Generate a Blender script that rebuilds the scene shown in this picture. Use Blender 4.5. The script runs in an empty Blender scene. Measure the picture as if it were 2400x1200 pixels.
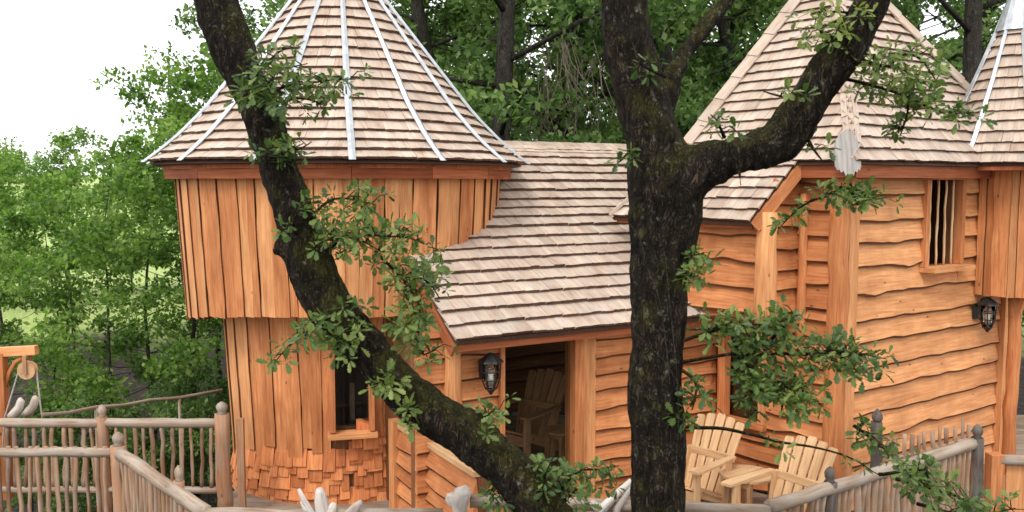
import bpy, math, random
import numpy as np
from mathutils import Vector, Matrix, noise

SC = bpy.context.scene
COL = SC.collection
R_ = random.Random(7)
rad = math.radians

# ------------------------------------------------------------------ camera
CAMH, FPX, PITCH = 3.3, 2078.0, rad(4.677)
cam_d = bpy.data.cameras.new('camera')
cam_d.sensor_width = 36.0
cam_d.lens = FPX / 2400 * 36.0
cam_d.clip_start = 0.1
cam_d.clip_end = 600
cam_d.dof.use_dof = True
cam_d.dof.focus_distance = 8.6
cam_d.dof.aperture_fstop = 2.8
cam = bpy.data.objects.new('camera', cam_d)
COL.objects.link(cam)
cam.location = (0, 0, CAMH)
cam.rotation_euler = (rad(90) - PITCH, 0, 0)
SC.camera = cam

# ------------------------------------------------------------------ sky, sun, exposure (overcast)
SUN_EL, SUN_AZ = rad(50), rad(205)       # azimuth clockwise from +Y: behind the camera, a little left
w = bpy.data.worlds.new('World')
SC.world = w
w.use_nodes = True
nt = w.node_tree
bg = nt.nodes['Background']
sky = nt.nodes.new('ShaderNodeTexSky')
sky.sky_type = 'NISHITA'
sky.sun_disc = False
sky.sun_elevation = SUN_EL
sky.sun_rotation = SUN_AZ
sky.dust_density = 3.0
cl = nt.nodes.new('ShaderNodeMix')
cl.data_type = 'RGBA'
cl.inputs[0].default_value = 0.86          # cloud cover
cl.inputs[7].default_value = (15.6, 15.8, 16.0, 1)
nt.links.new(sky.outputs[0], cl.inputs[6])
nt.links.new(cl.outputs[2], bg.inputs[0])
bg.inputs[1].default_value = 0.12
sun_d = bpy.data.lights.new('sun', 'SUN')
sun_d.energy = 1.5
sun_d.angle = rad(14)
sun_d.color = (1.0, 0.96, 0.9)
sun = bpy.data.objects.new('sun', sun_d)
COL.objects.link(sun)
sdir = Vector((math.sin(SUN_AZ) * math.cos(SUN_EL), math.cos(SUN_AZ) * math.cos(SUN_EL), math.sin(SUN_EL)))
sun.rotation_euler = sdir.to_track_quat('Z', 'Y').to_euler()
sun.location = (-4, -6, 12)
SC.view_settings.view_transform = 'Standard'
SC.view_settings.look = 'None'
SC.view_settings.gamma = 1.0
SC.view_settings.exposure = 0.16
SC.view_settings.use_curve_mapping = False

# ------------------------------------------------------------------ layout helpers
cp, sp = math.cos(PITCH), math.sin(PITCH)
def P(px, py, d):
    """world point seen at photo pixel (px, py) at forward distance d"""
    a = (px - 1200) / FPX
    b = (600 - py) / FPX
    v = Vector((a, cp + b * sp, -sp + b * cp))
    v *= d / v.y
    return Vector((v.x, v.y, v.z + CAMH))

def V2(x, y): return Vector((x, y, 0))
Z = Vector((0, 0, 1))
WPOS = {}

def tag(o, label=None, cat=None, group=None, kind=None):
    if label: o['label'] = label
    if cat: o['category'] = cat
    if group: o['group'] = group
    if kind: o['kind'] = kind
    return o

def empty(name, loc, label=None, cat=None, group=None, kind=None):
    o = bpy.data.objects.new(name, None)
    o.empty_display_size = 0.2
    COL.objects.link(o)
    o.location = loc
    WPOS[o.name] = Vector(loc)
    return tag(o, label, cat, group, kind)

def link_mesh(name, me, mat, parent, world_loc):
    o = bpy.data.objects.new(name, me)
    COL.objects.link(o)
    if mat is not None and not me.materials:
        me.materials.append(mat)
    elif len(me.materials) == 2 and me.materials[0] is None:
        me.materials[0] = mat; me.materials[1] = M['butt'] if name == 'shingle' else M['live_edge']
    base = Vector((0, 0, 0))
    if parent is not None:
        o.parent = parent
        base = WPOS[parent.name]
    o.location = Vector(world_loc) - base
    WPOS[o.name] = Vector(world_loc)
    return o

class MB:
    """collects geometry (world coordinates) with grain coordinates, links it as one mesh object"""
    def __init__(s):
        s.v, s.f, s.g, s.sm, s.mi = [], [], [], False, {}
    def add(s, vs, fs, gs=None, edge=()):
        b = len(s.v)
        for k in edge: s.mi[len(s.f) + k] = 1
        s.v += [tuple(p) for p in vs]
        s.f += [tuple(b + i for i in f) for f in fs]
        if gs is None:
            gs = vs
        s.g += [tuple(p) for p in gs]
        return s
    def box(s, c, ax, ay, az, dx, dy, dz, taper=1.0, jit=0.0):
        """az is the grain direction; full sizes"""
        c = Vector(c); off = Vector((R_.random() * 9, R_.random() * 9, R_.random() * 9))
        vs, gs = [], []
        for k in (-1, 1):
            t = taper if k > 0 else 1.0
            for i, j in ((-1, -1), (1, -1), (1, 1), (-1, 1)):
                lx, ly, lz = i * dx / 2 * t, j * dy / 2 * t, k * dz / 2
                if jit:
                    lx += R_.uniform(-jit, jit); ly += R_.uniform(-jit, jit); lz += R_.uniform(-jit, jit)
                vs.append(c + ax * lx + ay * ly + az * lz)
                gs.append(off + Vector((lx, ly, lz)))
        s.add(vs, [(3, 2, 1, 0), (4, 5, 6, 7), (0, 1, 5, 4), (1, 2, 6, 5), (2, 3, 7, 6), (3, 0, 4, 7)], gs)
        return s
    def bar(s, a, b, wx, wy, up=Z):
        a = Vector(a); b = Vector(b); az = (b - a)
        L = az.length; az = az / L
        ax = az.cross(up)
        if ax.length < 1e-4: ax = az.cross(Vector((0, 1, 0)))
        ax.normalize(); ay = ax.cross(az) * -1
        return s.box((a + b) / 2, ax, ay, az, wx, wy, L)
    def tube(s, pts, rr, n=8, wob=0.0, cap=True, flat=1.0, seed=None, ws=6.0):
        pts = [Vector(p) for p in pts]
        off = Vector((R_.random() * 9, R_.random() * 9, R_.random() * 9))
        seed = R_.random() * 50 if seed is None else seed
        vs, gs, fs = [], [], []
        L = 0
        prev = None
        for i, p in enumerate(pts):
            if i == 0: d = pts[1] - p
            elif i == len(pts) - 1: d = p - pts[i - 1]
            else: d = pts[i + 1] - pts[i - 1]
            d.normalize()
            if prev is None:
                ax = d.cross(Vector((0, 1, 0.01)))
                if ax.length < .1: ax = d.cross(Vector((1, 0, 0)))
            else:
                ax = prev - d * prev.dot(d)
            ax.normalize(); prev = ax
            ay = d.cross(ax)
            if i: L += (p - pts[i - 1]).length
            r = rr[i] if isinstance(rr, (list, tuple)) else rr
            for k in range(n):
                a = 2 * math.pi * k / n
                q = p + (ax * math.cos(a) + ay * math.sin(a) * flat) * r
                if wob:
                    q += (q - p) * wob * noise.noise(Vector((math.cos(a) * 1.3 + seed, math.sin(a) * 1.3, L * ws)))
                vs.append(q)
                gs.append(off + Vector((math.cos(a) * r, math.sin(a) * r, L)))
        m = len(pts)
        for i in range(m - 1):
            for k in range(n):
                k2 = (k + 1) % n
                fs.append((i * n + k, i * n + k2, (i + 1) * n + k2, (i + 1) * n + k))
        if cap:
            fs.append(tuple(range(n))[::-1])
            fs.append(tuple((m - 1) * n + k for k in range(n)))
        s.add(vs, fs, gs)
        return s
    def mesh(s, name, c):
        me = bpy.data.meshes.new(name)
        me.from_pydata([(p[0] - c[0], p[1] - c[1], p[2] - c[2]) for p in s.v], [], s.f)
        at = me.attributes.new('gc', 'FLOAT_VECTOR', 'POINT')
        at.data.foreach_set('vector', np.array(s.g, dtype=np.float32).ravel())
        if s.sm:
            me.polygons.foreach_set('use_smooth', [True] * len(me.polygons))
        if s.mi:
            me.materials.append(None); me.materials.append(None)
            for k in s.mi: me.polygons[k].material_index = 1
        me.update()
        return me
    def build(s, name, mat, parent=None, smooth=False, base=None):
        s.sm = smooth
        a = np.array(s.v)
        c = Vector((a.min(0) + a.max(0)) / 2) if base is None else Vector(base)
        return link_mesh(name, s.mesh(name, c), mat, parent, c)

def fast_mesh(name, V, F, smooth=False, gc=None):
    me = bpy.data.meshes.new(name)
    V = np.asarray(V, dtype=np.float32); F = np.asarray(F, dtype=np.int32)
    n = F.shape[1]
    me.vertices.add(len(V)); me.vertices.foreach_set('co', V.ravel())
    me.loops.add(F.size); me.loops.foreach_set('vertex_index', F.ravel())
    me.polygons.add(len(F)); me.polygons.foreach_set('loop_start', np.arange(0, F.size, n, dtype=np.int32))
    if smooth: me.polygons.foreach_set('use_smooth', np.ones(len(F), dtype=bool))
    if gc is not None:
        at = me.attributes.new('gc', 'FLOAT_VECTOR', 'POINT')
        at.data.foreach_set('vector', np.asarray(gc, dtype=np.float32).ravel())
    me.update(calc_edges=True)
    me.validate()
    return me

# ------------------------------------------------------------------ materials
def new_mat(name):
    m = bpy.data.materials.new(name); m.use_nodes = True
    nt = m.node_tree
    return m, nt, nt.nodes['Principled BSDF'], (lambda t: nt.nodes.new('ShaderNode' + t)), nt.links.new

def ramp(N, stops):
    r = N('ValToRGB')
    e = r.color_ramp.elements
    while len(e) < len(stops): e.new(0.5)
    for i, (p, c) in enumerate(stops):
        e[i].position = p
        e[i].color = (c[0], c[1], c[2], 1) if hasattr(c, '__len__') else (c, c, c, 1)
    return r

def mixc(N, L, fac, a, b, mode='MIX'):
    m = N('Mix'); m.data_type = 'RGBA'; m.blend_type = mode
    def put(sock, v):
        if hasattr(v, 'is_linked') or hasattr(v, 'links'): L(v, sock)
        elif hasattr(v, '__len__'): sock.default_value = (v[0], v[1], v[2], 1)
        else: sock.default_value = v
    put(m.inputs[0], fac); put(m.inputs[6], a); put(m.inputs[7], b)
    return m.outputs[2]

def rnd_socket(N, L):
    oi = N('ObjectInfo'); ge = N('NewGeometry'); ad = N('Math'); ad.operation = 'ADD'
    L(oi.outputs['Random'], ad.inputs[0]); L(ge.outputs['Random Per Island'], ad.inputs[1])
    fr = N('Math'); fr.operation = 'FRACT'; L(ad.outputs[0], fr.inputs[0])
    return fr.outputs[0]

def mat_wood(name, lo, mid, hi, stain=(.12, .05, .025), knots=True, rough=.72, bump=.35, vary=.22, weather=None, wamt=.0, gscale=1.0, dirt=0.0):
    m, nt, B, N, L = new_mat(name)
    at = N('Attribute'); at.attribute_name = 'gc'
    rnd = rnd_socket(N, L)
    off = N('VectorMath'); off.operation = 'ADD'
    cx = N('CombineXYZ'); mu = N('Math'); mu.operation = 'MULTIPLY'; mu.inputs[1].default_value = 17.0
    L(rnd, mu.inputs[0]); L(mu.outputs[0], cx.inputs[0]); L(mu.outputs[0], cx.inputs[2])
    L(at.outputs['Vector'], off.inputs[0]); L(cx.outputs[0], off.inputs[1])
    def mp(sx, sy, sz):
        k = N('Mapping'); k.inputs['Scale'].default_value = (sx * gscale, sy * gscale, sz * gscale); L(off.outputs[0], k.inputs[0]); return k.outputs[0]
    g = N('TexNoise'); g.inputs['Scale'].default_value = 1; g.inputs['Detail'].default_value = 6; g.inputs['Distortion'].default_value = .6
    L(mp(46, 46, 2.6), g.inputs['Vector'])
    p = N('TexNoise'); p.inputs['Scale'].default_value = 1; p.inputs['Detail'].default_value = 3
    L(mp(7, 7, 1.6), p.inputs['Vector'])
    rg = ramp(N, [(.25, lo), (.5, mid), (.78, hi)]); L(g.outputs[0], rg.inputs[0])
    rp = ramp(N, [(.3, (.72, .66, .62)), (.55, (1, 1, 1)), (.8, (1.12, 1.1, 1.05))]); L(p.outputs[0], rp.inputs[0])
    c = mixc(N, L, .8, rg.outputs[0], rp.outputs[0], 'MULTIPLY')
    if knots:
        v = N('TexVoronoi'); v.inputs['Scale'].default_value = 1
        L(mp(7, 7, 3.2), v.inputs['Vector'])
        rk = ramp(N, [(.0, 1), (.05, .8), (.085, 0)]); L(v.outputs['Distance'], rk.inputs[0])
        c = mixc(N, L, rk.outputs[0], c, stain)
    # per piece hue and value
    rv = ramp(N, [(0, (1 - vary * 1.25, 1 - vary * 1.5, 1 - vary * 1.7)), (.5, (1, 1, 1)), (1, (1 + vary * .55, 1 + vary * .7, 1 + vary * .85))])
    L(rnd, rv.inputs[0])
    c = mixc(N, L, 1.0, c, rv.outputs[0], 'MULTIPLY')
    if weather is not None:
        wn = N('TexNoise'); wn.inputs['Scale'].default_value = 1; wn.inputs['Detail'].default_value = 5
        L(mp(9, 9, 4), wn.inputs['Vector'])
        rw = ramp(N, [(.42, 0), (.66, wamt)]); L(wn.outputs[0], rw.inputs[0])
        c = mixc(N, L, rw.outputs[0], c, weather)
    if dirt:
        ge = N('NewGeometry'); dm = N('Mapping'); dm.inputs['Scale'].default_value = (3.2, 3.2, 1.1); L(ge.outputs['Position'], dm.inputs[0])
        dn = N('TexNoise'); dn.inputs['Scale'].default_value = 1; dn.inputs['Detail'].default_value = 6; dn.inputs['Roughness'].default_value = .65; L(dm.outputs[0], dn.inputs['Vector'])
        rd = ramp(N, [(.40, (1, 1, 1)), (.75, (1 - dirt, 1 - dirt * 1.15, 1 - dirt * 1.3))]); L(dn.outputs[0], rd.inputs[0])
        c = mixc(N, L, 1.0, c, rd.outputs[0], 'MULTIPLY')
    L(c, B.inputs['Base Color'])
    B.inputs['Roughness'].default_value = rough
    B.inputs['Specular IOR Level'].default_value = .25
    bm = N('Bump'); bm.inputs['Strength'].default_value = bump; bm.inputs['Distance'].default_value = .006
    L(g.outputs[0], bm.inputs['Height']); L(bm.outputs[0], B.inputs['Normal'])
    return m

M = {}
M['cedar'] = mat_wood('cedar_boards', (.47, .15, .052), (.66, .26, .098), (.76, .37, .155), weather=(.40, .14, .05), wamt=.3, dirt=.3, vary=.15)
M['cedar_pale'] = mat_wood('pale_cedar_boards', (.56, .21, .078), (.73, .335, .135), (.83, .46, .21), weather=(.48, .22, .10), wamt=.25, dirt=.22, vary=.14)
M['cedar_red'] = mat_wood('red_cedar_shingles', (.48, .13, .042), (.66, .235, .085), (.76, .34, .14), vary=.28)
M['live_edge'] = mat_wood('bark_and_shade_live_edge', (.07, .025, .012), (.12, .045, .02), (.2, .075, .03), knots=False)  # dark edge tone: bark residue plus overlap shade put into the colour
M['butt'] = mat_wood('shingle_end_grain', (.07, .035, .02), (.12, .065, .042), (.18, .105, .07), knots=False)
M['fascia'] = mat_wood('red_cedar_fascia', (.26, .065, .024), (.36, .105, .04), (.44, .15, .06))
M['shingle'] = mat_wood('weathered_roof_shingle', (.40, .29, .22), (.55, .425, .335), (.65, .525, .43), stain=(.2, .13, .1), knots=False, vary=.13, weather=(.47, .42, .37), wamt=.6, dirt=.25)
M['greywood'] = mat_wood('grey_weathered_rail', (.19, .13, .085), (.32, .235, .17), (.44, .345, .265), stain=(.09, .07, .05), vary=.2, weather=(.38, .345, .30), wamt=.6)
M['baluster'] = mat_wood('tan_stick', (.20, .11, .06), (.33, .195, .115), (.44, .29, .185), stain=(.12, .07, .04), vary=.3, weather=(.36, .32, .27), wamt=.5)
M['postwood'] = mat_wood('brown_post', (.26, .12, .06), (.38, .19, .10), (.46, .26, .15), vary=.15, weather=(.3, .25, .2), wamt=.5)
M['darkpost'] = mat_wood('dark_weathered_post', (.05, .035, .03), (.09, .065, .055), (.15, .12, .1), vary=.2, weather=(.16, .17, .15), wamt=.5)
M['chair'] = mat_wood('pale_chair_slat', (.50, .29, .14), (.66, .42, .22), (.74, .51, .30), stain=(.35, .18, .08), vary=.10)
M['drift'] = mat_wood('bleached_driftwood', (.34, .29, .25), (.52, .46, .41), (.66, .61, .56), stain=(.25, .2, .16), vary=.12, knots=False)
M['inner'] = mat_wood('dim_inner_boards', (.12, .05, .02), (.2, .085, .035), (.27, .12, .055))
M['deck'] = mat_wood('deck_plank', (.20, .13, .085), (.32, .22, .15), (.42, .31, .22), vary=.25, weather=(.3, .27, .23), wamt=.6)
M['boardgrey'] = mat_wood('grey_hip_board', (.24, .22, .20), (.34, .315, .29), (.44, .415, .385), stain=(.3, .26, .22), knots=False, vary=.05)

def mat_plain(name, col, rough=.5, metal=0.0, nscale=30, namt=.25, bump=.1):
    m, nt, B, N, L = new_mat(name)
    tc = N('TexCoord'); n = N('TexNoise'); n.inputs['Scale'].default_value = nscale; n.inputs['Detail'].default_value = 5
    L(tc.outputs['Object'], n.inputs['Vector'])
    r = ramp(N, [(.3, tuple(x * (1 - namt) for x in col)), (.7, tuple(min(1, x * (1 + namt * .6)) for x in col))]); L(n.outputs[0], r.inputs[0])
    L(r.outputs[0], B.inputs['Base Color'])
    B.inputs['Roughness'].default_value = rough; B.inputs['Metallic'].default_value = metal
    b = N('Bump'); b.inputs['Strength'].default_value = bump; b.inputs['Distance'].default_value = .004
    L(n.outputs[0], b.inputs['Height']); L(b.outputs[0], B.inputs['Normal'])
    return m
M['metal'] = mat_plain('galvanised_flashing', (.50, .52, .54), .38, .6, 14, .2)
M['iron'] = mat_plain('dark_lantern_iron', (.055, .052, .05), .45, .7, 40, .4)
M['rope'] = mat_plain('grey_rope', (.42, .38, .33), .9)
M['wax'] = mat_plain('pale_candle', (.8, .78, .7), .5)
M['under'] = mat_plain('roof_underlay', (.10, .055, .035), .9)
m, nt_, B, N, L = new_mat('clear_glass')
tr = N('BsdfTransparent'); gl = N('BsdfGlossy'); gl.inputs['Roughness'].default_value = .03
tr.inputs[0].default_value = (.82, .85, .84, 1)
fr = N('Fresnel'); fr.inputs[0].default_value = 1.5
ms = N('MixShader'); L(fr.outputs[0], ms.inputs[0]); L(tr.outputs[0], ms.inputs[1]); L(gl.outputs[0], ms.inputs[2])
L(ms.outputs[0], nt_.nodes['Material Output'].inputs[0])
M['glass'] = m

def mat_leaf(name, dark, mid, light, trans=.45, rough=.55):
    m, nt, B, N, L = new_mat(name)
    rnd = rnd_socket(N, L)
    tc = N('TexCoord'); n = N('TexNoise'); n.inputs['Scale'].default_value = 1.1; n.inputs['Detail'].default_value = 2
    geo = N('NewGeometry')
    L(geo.outputs['Position'], n.inputs['Vector'])
    ad = N('Math'); ad.operation = 'MULTIPLY_ADD'; ad.inputs[1].default_value = .55
    sb = N('Math'); sb.operation = 'MULTIPLY_ADD'; sb.inputs[1].default_value = 1.1; sb.inputs[2].default_value = -.3
    L(n.outputs[0], sb.inputs[0]); L(rnd, ad.inputs[0]); L(sb.outputs[0], ad.inputs[2])
    r = ramp(N, [(.1, dark), (.5, mid), (.95, light)]); L(ad.outputs[0], r.inputs[0])
    L(r.outputs[0], B.inputs['Base Color'])
    B.inputs['Roughness'].default_value = rough
    B.inputs['Specular IOR Level'].default_value = .35
    t = N('BsdfTranslucent')
    hc = N('Hue' + 'Saturation'); hc.inputs['Value'].default_value = 1.5; hc.inputs['Saturation'].default_value = 1.1; L(r.outputs[0], hc.inputs['Color'])
    L(hc.outputs[0], t.inputs[0])
    ms = N('MixShader'); ms.inputs[0].default_value = trans
    L(B.outputs[0], ms.inputs[1]); L(t.outputs[0], ms.inputs[2])
    L(ms.outputs[0], nt.nodes['Material Output'].inputs[0])
    return m
M['leaf_back'] = mat_leaf('woodland_leaf', (.025, .05, .014), (.10, .18, .045), (.28, .38, .13), .5)
M['leaf_left'] = mat_leaf('sunny_leaf', (.035, .075, .016), (.12, .22, .04), (.32, .44, .12), .55)
M['leaf_oak'] = mat_leaf('oak_leaf', (.025, .055, .014), (.085, .145, .032), (.25, .30, .085), .35, .38)
M['leaf_grey'] = mat_leaf('silvery_leaf', (.07, .09, .06), (.14, .17, .11), (.24, .27, .19), .3, .5)

def mat_bark(name, dark, light, moss, mossamt, lichen=.5, bump=.9, sc=1.0):
    m, nt, B, N, L = new_mat(name)
    at = N('TexCoord')
    mp = N('Mapping'); mp.inputs['Scale'].default_value = (16 * sc, 16 * sc, 5 * sc); L(at.outputs['Object'], mp.inputs[0])
    n = N('TexNoise'); n.inputs['Scale'].default_value = 1; n.inputs['Detail'].default_value = 8; n.inputs['Distortion'].default_value = 1.0
    L(mp.outputs[0], n.inputs['Vector'])
    v = N('TexVoronoi'); v.feature = 'DISTANCE_TO_EDGE'; v.inputs['Scale'].default_value = 1
    mp2 = N('Mapping'); mp2.inputs['Scale'].default_value = (38 * sc, 38 * sc, 11 * sc)
    mx = mixc(N, L, .25, at.outputs['Object'], n.outputs['Color'])
    L(mx, mp2.inputs[0]); L(mp2.outputs[0], v.inputs['Vector'])
    r = ramp(N, [(.3, dark), (.7, light)]); L(n.outputs[0], r.inputs[0])
    rv = ramp(N, [(0, .35), (.25, 1)]); L(v.outputs[0], rv.inputs[0])
    c = mixc(N, L, 1.0, r.outputs[0], rv.outputs[0], 'MULTIPLY')
    # moss on faces that look up
    ge = N('NewGeometry'); sx = N('SeparateXYZ'); L(ge.outputs['Normal'], sx.inputs[0])
    n2 = N('TexNoise'); n2.inputs['Scale'].default_value = 4.5; n2.inputs['Detail'].default_value = 5; L(at.outputs['Object'], n2.inputs['Vector'])
    a = N('Math'); a.operation = 'MULTIPLY_ADD'; a.inputs[1].default_value = .38; L(sx.outputs[2], a.inputs[0]); L(n2.outputs[0], a.inputs[2])
    rm = ramp(N, [(.54, 0), (.74, mossamt)]); L(a.outputs[0], rm.inputs[0])
    nm = N('TexNoise'); nm.inputs['Scale'].default_value = 60; L(at.outputs['Object'], nm.inputs['Vector'])
    rmc = ramp(N, [(.3, tuple(x * .45 for x in moss)), (.7, moss)]); L(nm.outputs[0], rmc.inputs[0])
    c = mixc(N, L, rm.outputs[0], c, rmc.outputs[0])
    # pale lichen patches
    n3 = N('TexNoise'); n3.inputs['Scale'].default_value = 21; n3.inputs['Detail'].default_value = 3; L(at.outputs['Object'], n3.inputs['Vector'])
    rl = ramp(N, [(.63, 0), (.72, lichen)]); L(n3.outputs[0], rl.inputs[0])
    c = mixc(N, L, rl.outputs[0], c, (.22, .23, .19))
    L(c, B.inputs['Base Color'])
    B.inputs['Roughness'].default_value = .9; B.inputs['Specular IOR Level'].default_value = .15
    hm = mixc(N, L, .5, n.outputs[0], rv.outputs[0])
    b = N('Bump'); b.inputs['Strength'].default_value = bump; b.inputs['Distance'].default_value = .02
    L(hm, b.inputs['Height']); L(b.outputs[0], B.inputs['Normal'])
    return m
M['bark'] = mat_bark('mossy_oak_bark', (.008, .006, .004), (.075, .054, .036), (.085, .076, .018), .9, .55, 1.8)
M['bark_back'] = mat_bark('woodland_bark', (.03, .026, .022), (.11, .095, .08), (.05, .07, .02), .3, .3)

def mat_ground():
    m, nt, B, N, L = new_mat('woodland_floor')
    ge = N('NewGeometry'); sx = N('SeparateXYZ'); L(ge.outputs['Position'], sx.inputs[0])
    n = N('TexNoise'); n.inputs['Scale'].default_value = .35; n.inputs['Detail'].default_value = 5; L(ge.outputs['Position'], n.inputs['Vector'])
    n2 = N('TexNoise'); n2.inputs['Scale'].default_value = 9; n2.inputs['Detail'].default_value = 8; L(ge.outputs['Position'], n2.inputs['Vector'])
    rb = ramp(N, [(.3, (.012, .008, .006)), (.55, (.03, .019, .013)), (.75, (.07, .046, .03))]); L(n2.outputs[0], rb.inputs[0])
    rg = ramp(N, [(.3, (.2, .28, .06)), (.6, (.36, .44, .13)), (.8, (.55, .58, .24))]); L(n2.outputs[0], rg.inputs[0])
    a = N('Math'); a.operation = 'MULTIPLY_ADD'; a.inputs[1].default_value = 9; L(n.outputs[0], a.inputs[0]); L(sx.outputs[1], a.inputs[2])
    mr = N('MapRange'); mr.inputs[1].default_value = 26; mr.inputs[2].default_value = 28.5; L(a.outputs[0], mr.inputs[0])
    c = mixc(N, L, mr.outputs[0], rb.outputs[0], rg.outputs[0])
    L(c, B.inputs['Base Color']); B.inputs['Roughness'].default_value = .95
    b = N('Bump'); b.inputs['Distance'].default_value = .05; L(n2.outputs[0], b.inputs['Height']); L(b.outputs[0], B.inputs['Normal'])
    return m
M['ground'] = mat_ground()

# ------------------------------------------------------------------ ground
def gz(x, y):
    t = max(0.0, min(1.0, (y - 11) / 15)); t = t * t * (3 - 2 * t)
    far = max(0.0, y - 40) * .02
    return -2.4 + 2.0 * t + far + .25 * noise.noise(Vector((x * .15, y * .15, 0))) + .06 * noise.noise(Vector((x * .9, y * .9, 4)))
def make_ground():
    xs = np.concatenate([np.linspace(-260, -40, 16), np.linspace(-36, 36, 97), np.linspace(40, 260, 16)])
    ys = np.concatenate([np.linspace(-60, -4, 12), np.linspace(0, 44, 89), np.linspace(50, 420, 24)])
    V = [(x, y, gz(x, y)) for y in ys for x in xs]
    nx = len(xs); F = []
    for j in range(len(ys) - 1):
        for i in range(nx - 1):
            F.append((j * nx + i, j * nx + i + 1, (j + 1) * nx + i + 1, (j + 1) * nx + i))
    me = fast_mesh('ground', V, F, True)
    o = link_mesh('ground', me, M['ground'], None, (0, 0, 0))
    tag(o, kind='structure')
make_ground()

# ------------------------------------------------------------------ shingles
def shingle_variants():
    out = []
    for k in range(8):
        b = MB()
        # local: x width 1, y outward thickness, z up 1 ; butt at z=0
        j = [R_.uniform(-.018, .018) for _ in range(4)]
        th = 1.0
        top, bot = 1.0, [j[0], j[1] * 1.4, j[2]]
        xs = [-.5 + R_.uniform(0, .02), R_.uniform(-.15, .15), .5 - R_.uniform(0, .02)]
        cup = R_.uniform(-.3, .3)
        vs = []
        for i, x in enumerate(xs):
            o = cup if i == 1 else 0
            vs += [(x, .15, top), (x, th + o, bot[i]), (x, 0, bot[i])]
        fs = [(0, 1, 4, 3), (3, 4, 7, 6), (1, 2, 5, 4), (4, 5, 8, 7), (0, 2, 1), (6, 7, 8), (0, 3, 5, 2), (3, 6, 8, 5)]
        ox, oz = R_.random() * 9, R_.random() * 9
        gs = [(v[0] * .14 + ox, v[1] * .015, v[2] * .3 + oz) for v in vs]
        b.v = vs; b.f = fs; b.g = gs
        b.mi = {2: 1, 3: 1}
        out.append(b)
    return out
SHV = shingle_variants()
SHM = {}
def shingle_mesh(k, mat):
    key = (k, mat.name)
    if key not in SHM:
        me = SHV[k].mesh('shingle', (0, 0, 0)); me.materials[0] = mat; me.materials[1] = M['butt']; SHM[key] = me
    return SHM[key]

class Shingles:
    """placements; the ones that show largest become objects, the rest one mesh"""
    def __init__(s): s.p = []
    def put(s, pos, r, up, n, wd, ln, th, lift):
        z = (up * ln - n * lift)
        y = r.cross(z).normalized()
        if y.dot(n) < 0: y = -y
        Mx = Matrix((( r.x * wd, y.x * th, z.x, pos.x + n.x * lift), (r.y * wd, y.y * th, z.y, pos.y + n.y * lift),
                     (r.z * wd, y.z * th, z.z, pos.z + n.z * lift), (0, 0, 0, 1)))
        c = Vector((0, 0, CAMH)) - pos
        d = c.length
        face = n.dot(c) / d
        vis = face / (d * d) * wd
        s.p.append((vis, Mx, R_.randrange(8)))
    def row(s, p0, r, up, n, length, expo, wmean, mat_th=.016, lift=.018, jit=.004):
        u = 0.0
        while u < length - 1e-4:
            wd = wmean * R_.uniform(.7, 1.35)
            if length - u - wd < wmean * .45: wd = length - u
            s.put(p0 + r * (u + wd / 2) + up * R_.uniform(-jit, jit), r, up, n, wd, expo * 1.5, mat_th * 1.35 * R_.uniform(.93, 1.07), lift * 1.55 * R_.uniform(.93, 1.08))
            u += wd
    def finish(s, parent, mat, maxn=290, name='shingle'):
        s.p.sort(key=lambda t: -t[0])
        base = WPOS[parent.name]
        for vis, Mx, k in s.p[:maxn]:
            if vis <= 0: break
            o = bpy.data.objects.new(name, shingle_mesh(k, mat)); COL.objects.link(o)
            o.parent = parent
            o.matrix_basis = Matrix.Translation(-base) @ Mx
            vis_done = True
        rest = [t for i, t in enumerate(s.p) if i >= maxn or t[0] <= 0]
        if rest:
            b = MB()
            for vis, Mx, k in rest:
                q = SHV[k]; off = Vector((R_.random() * 9, 0, R_.random() * 9))
                b.add([Mx @ Vector(v) for v in q.v], q.f, [Vector(g) + off for g in q.g], (2, 3))
            o = b.build(name, mat, parent); o['kind'] = 'stuff'

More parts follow.
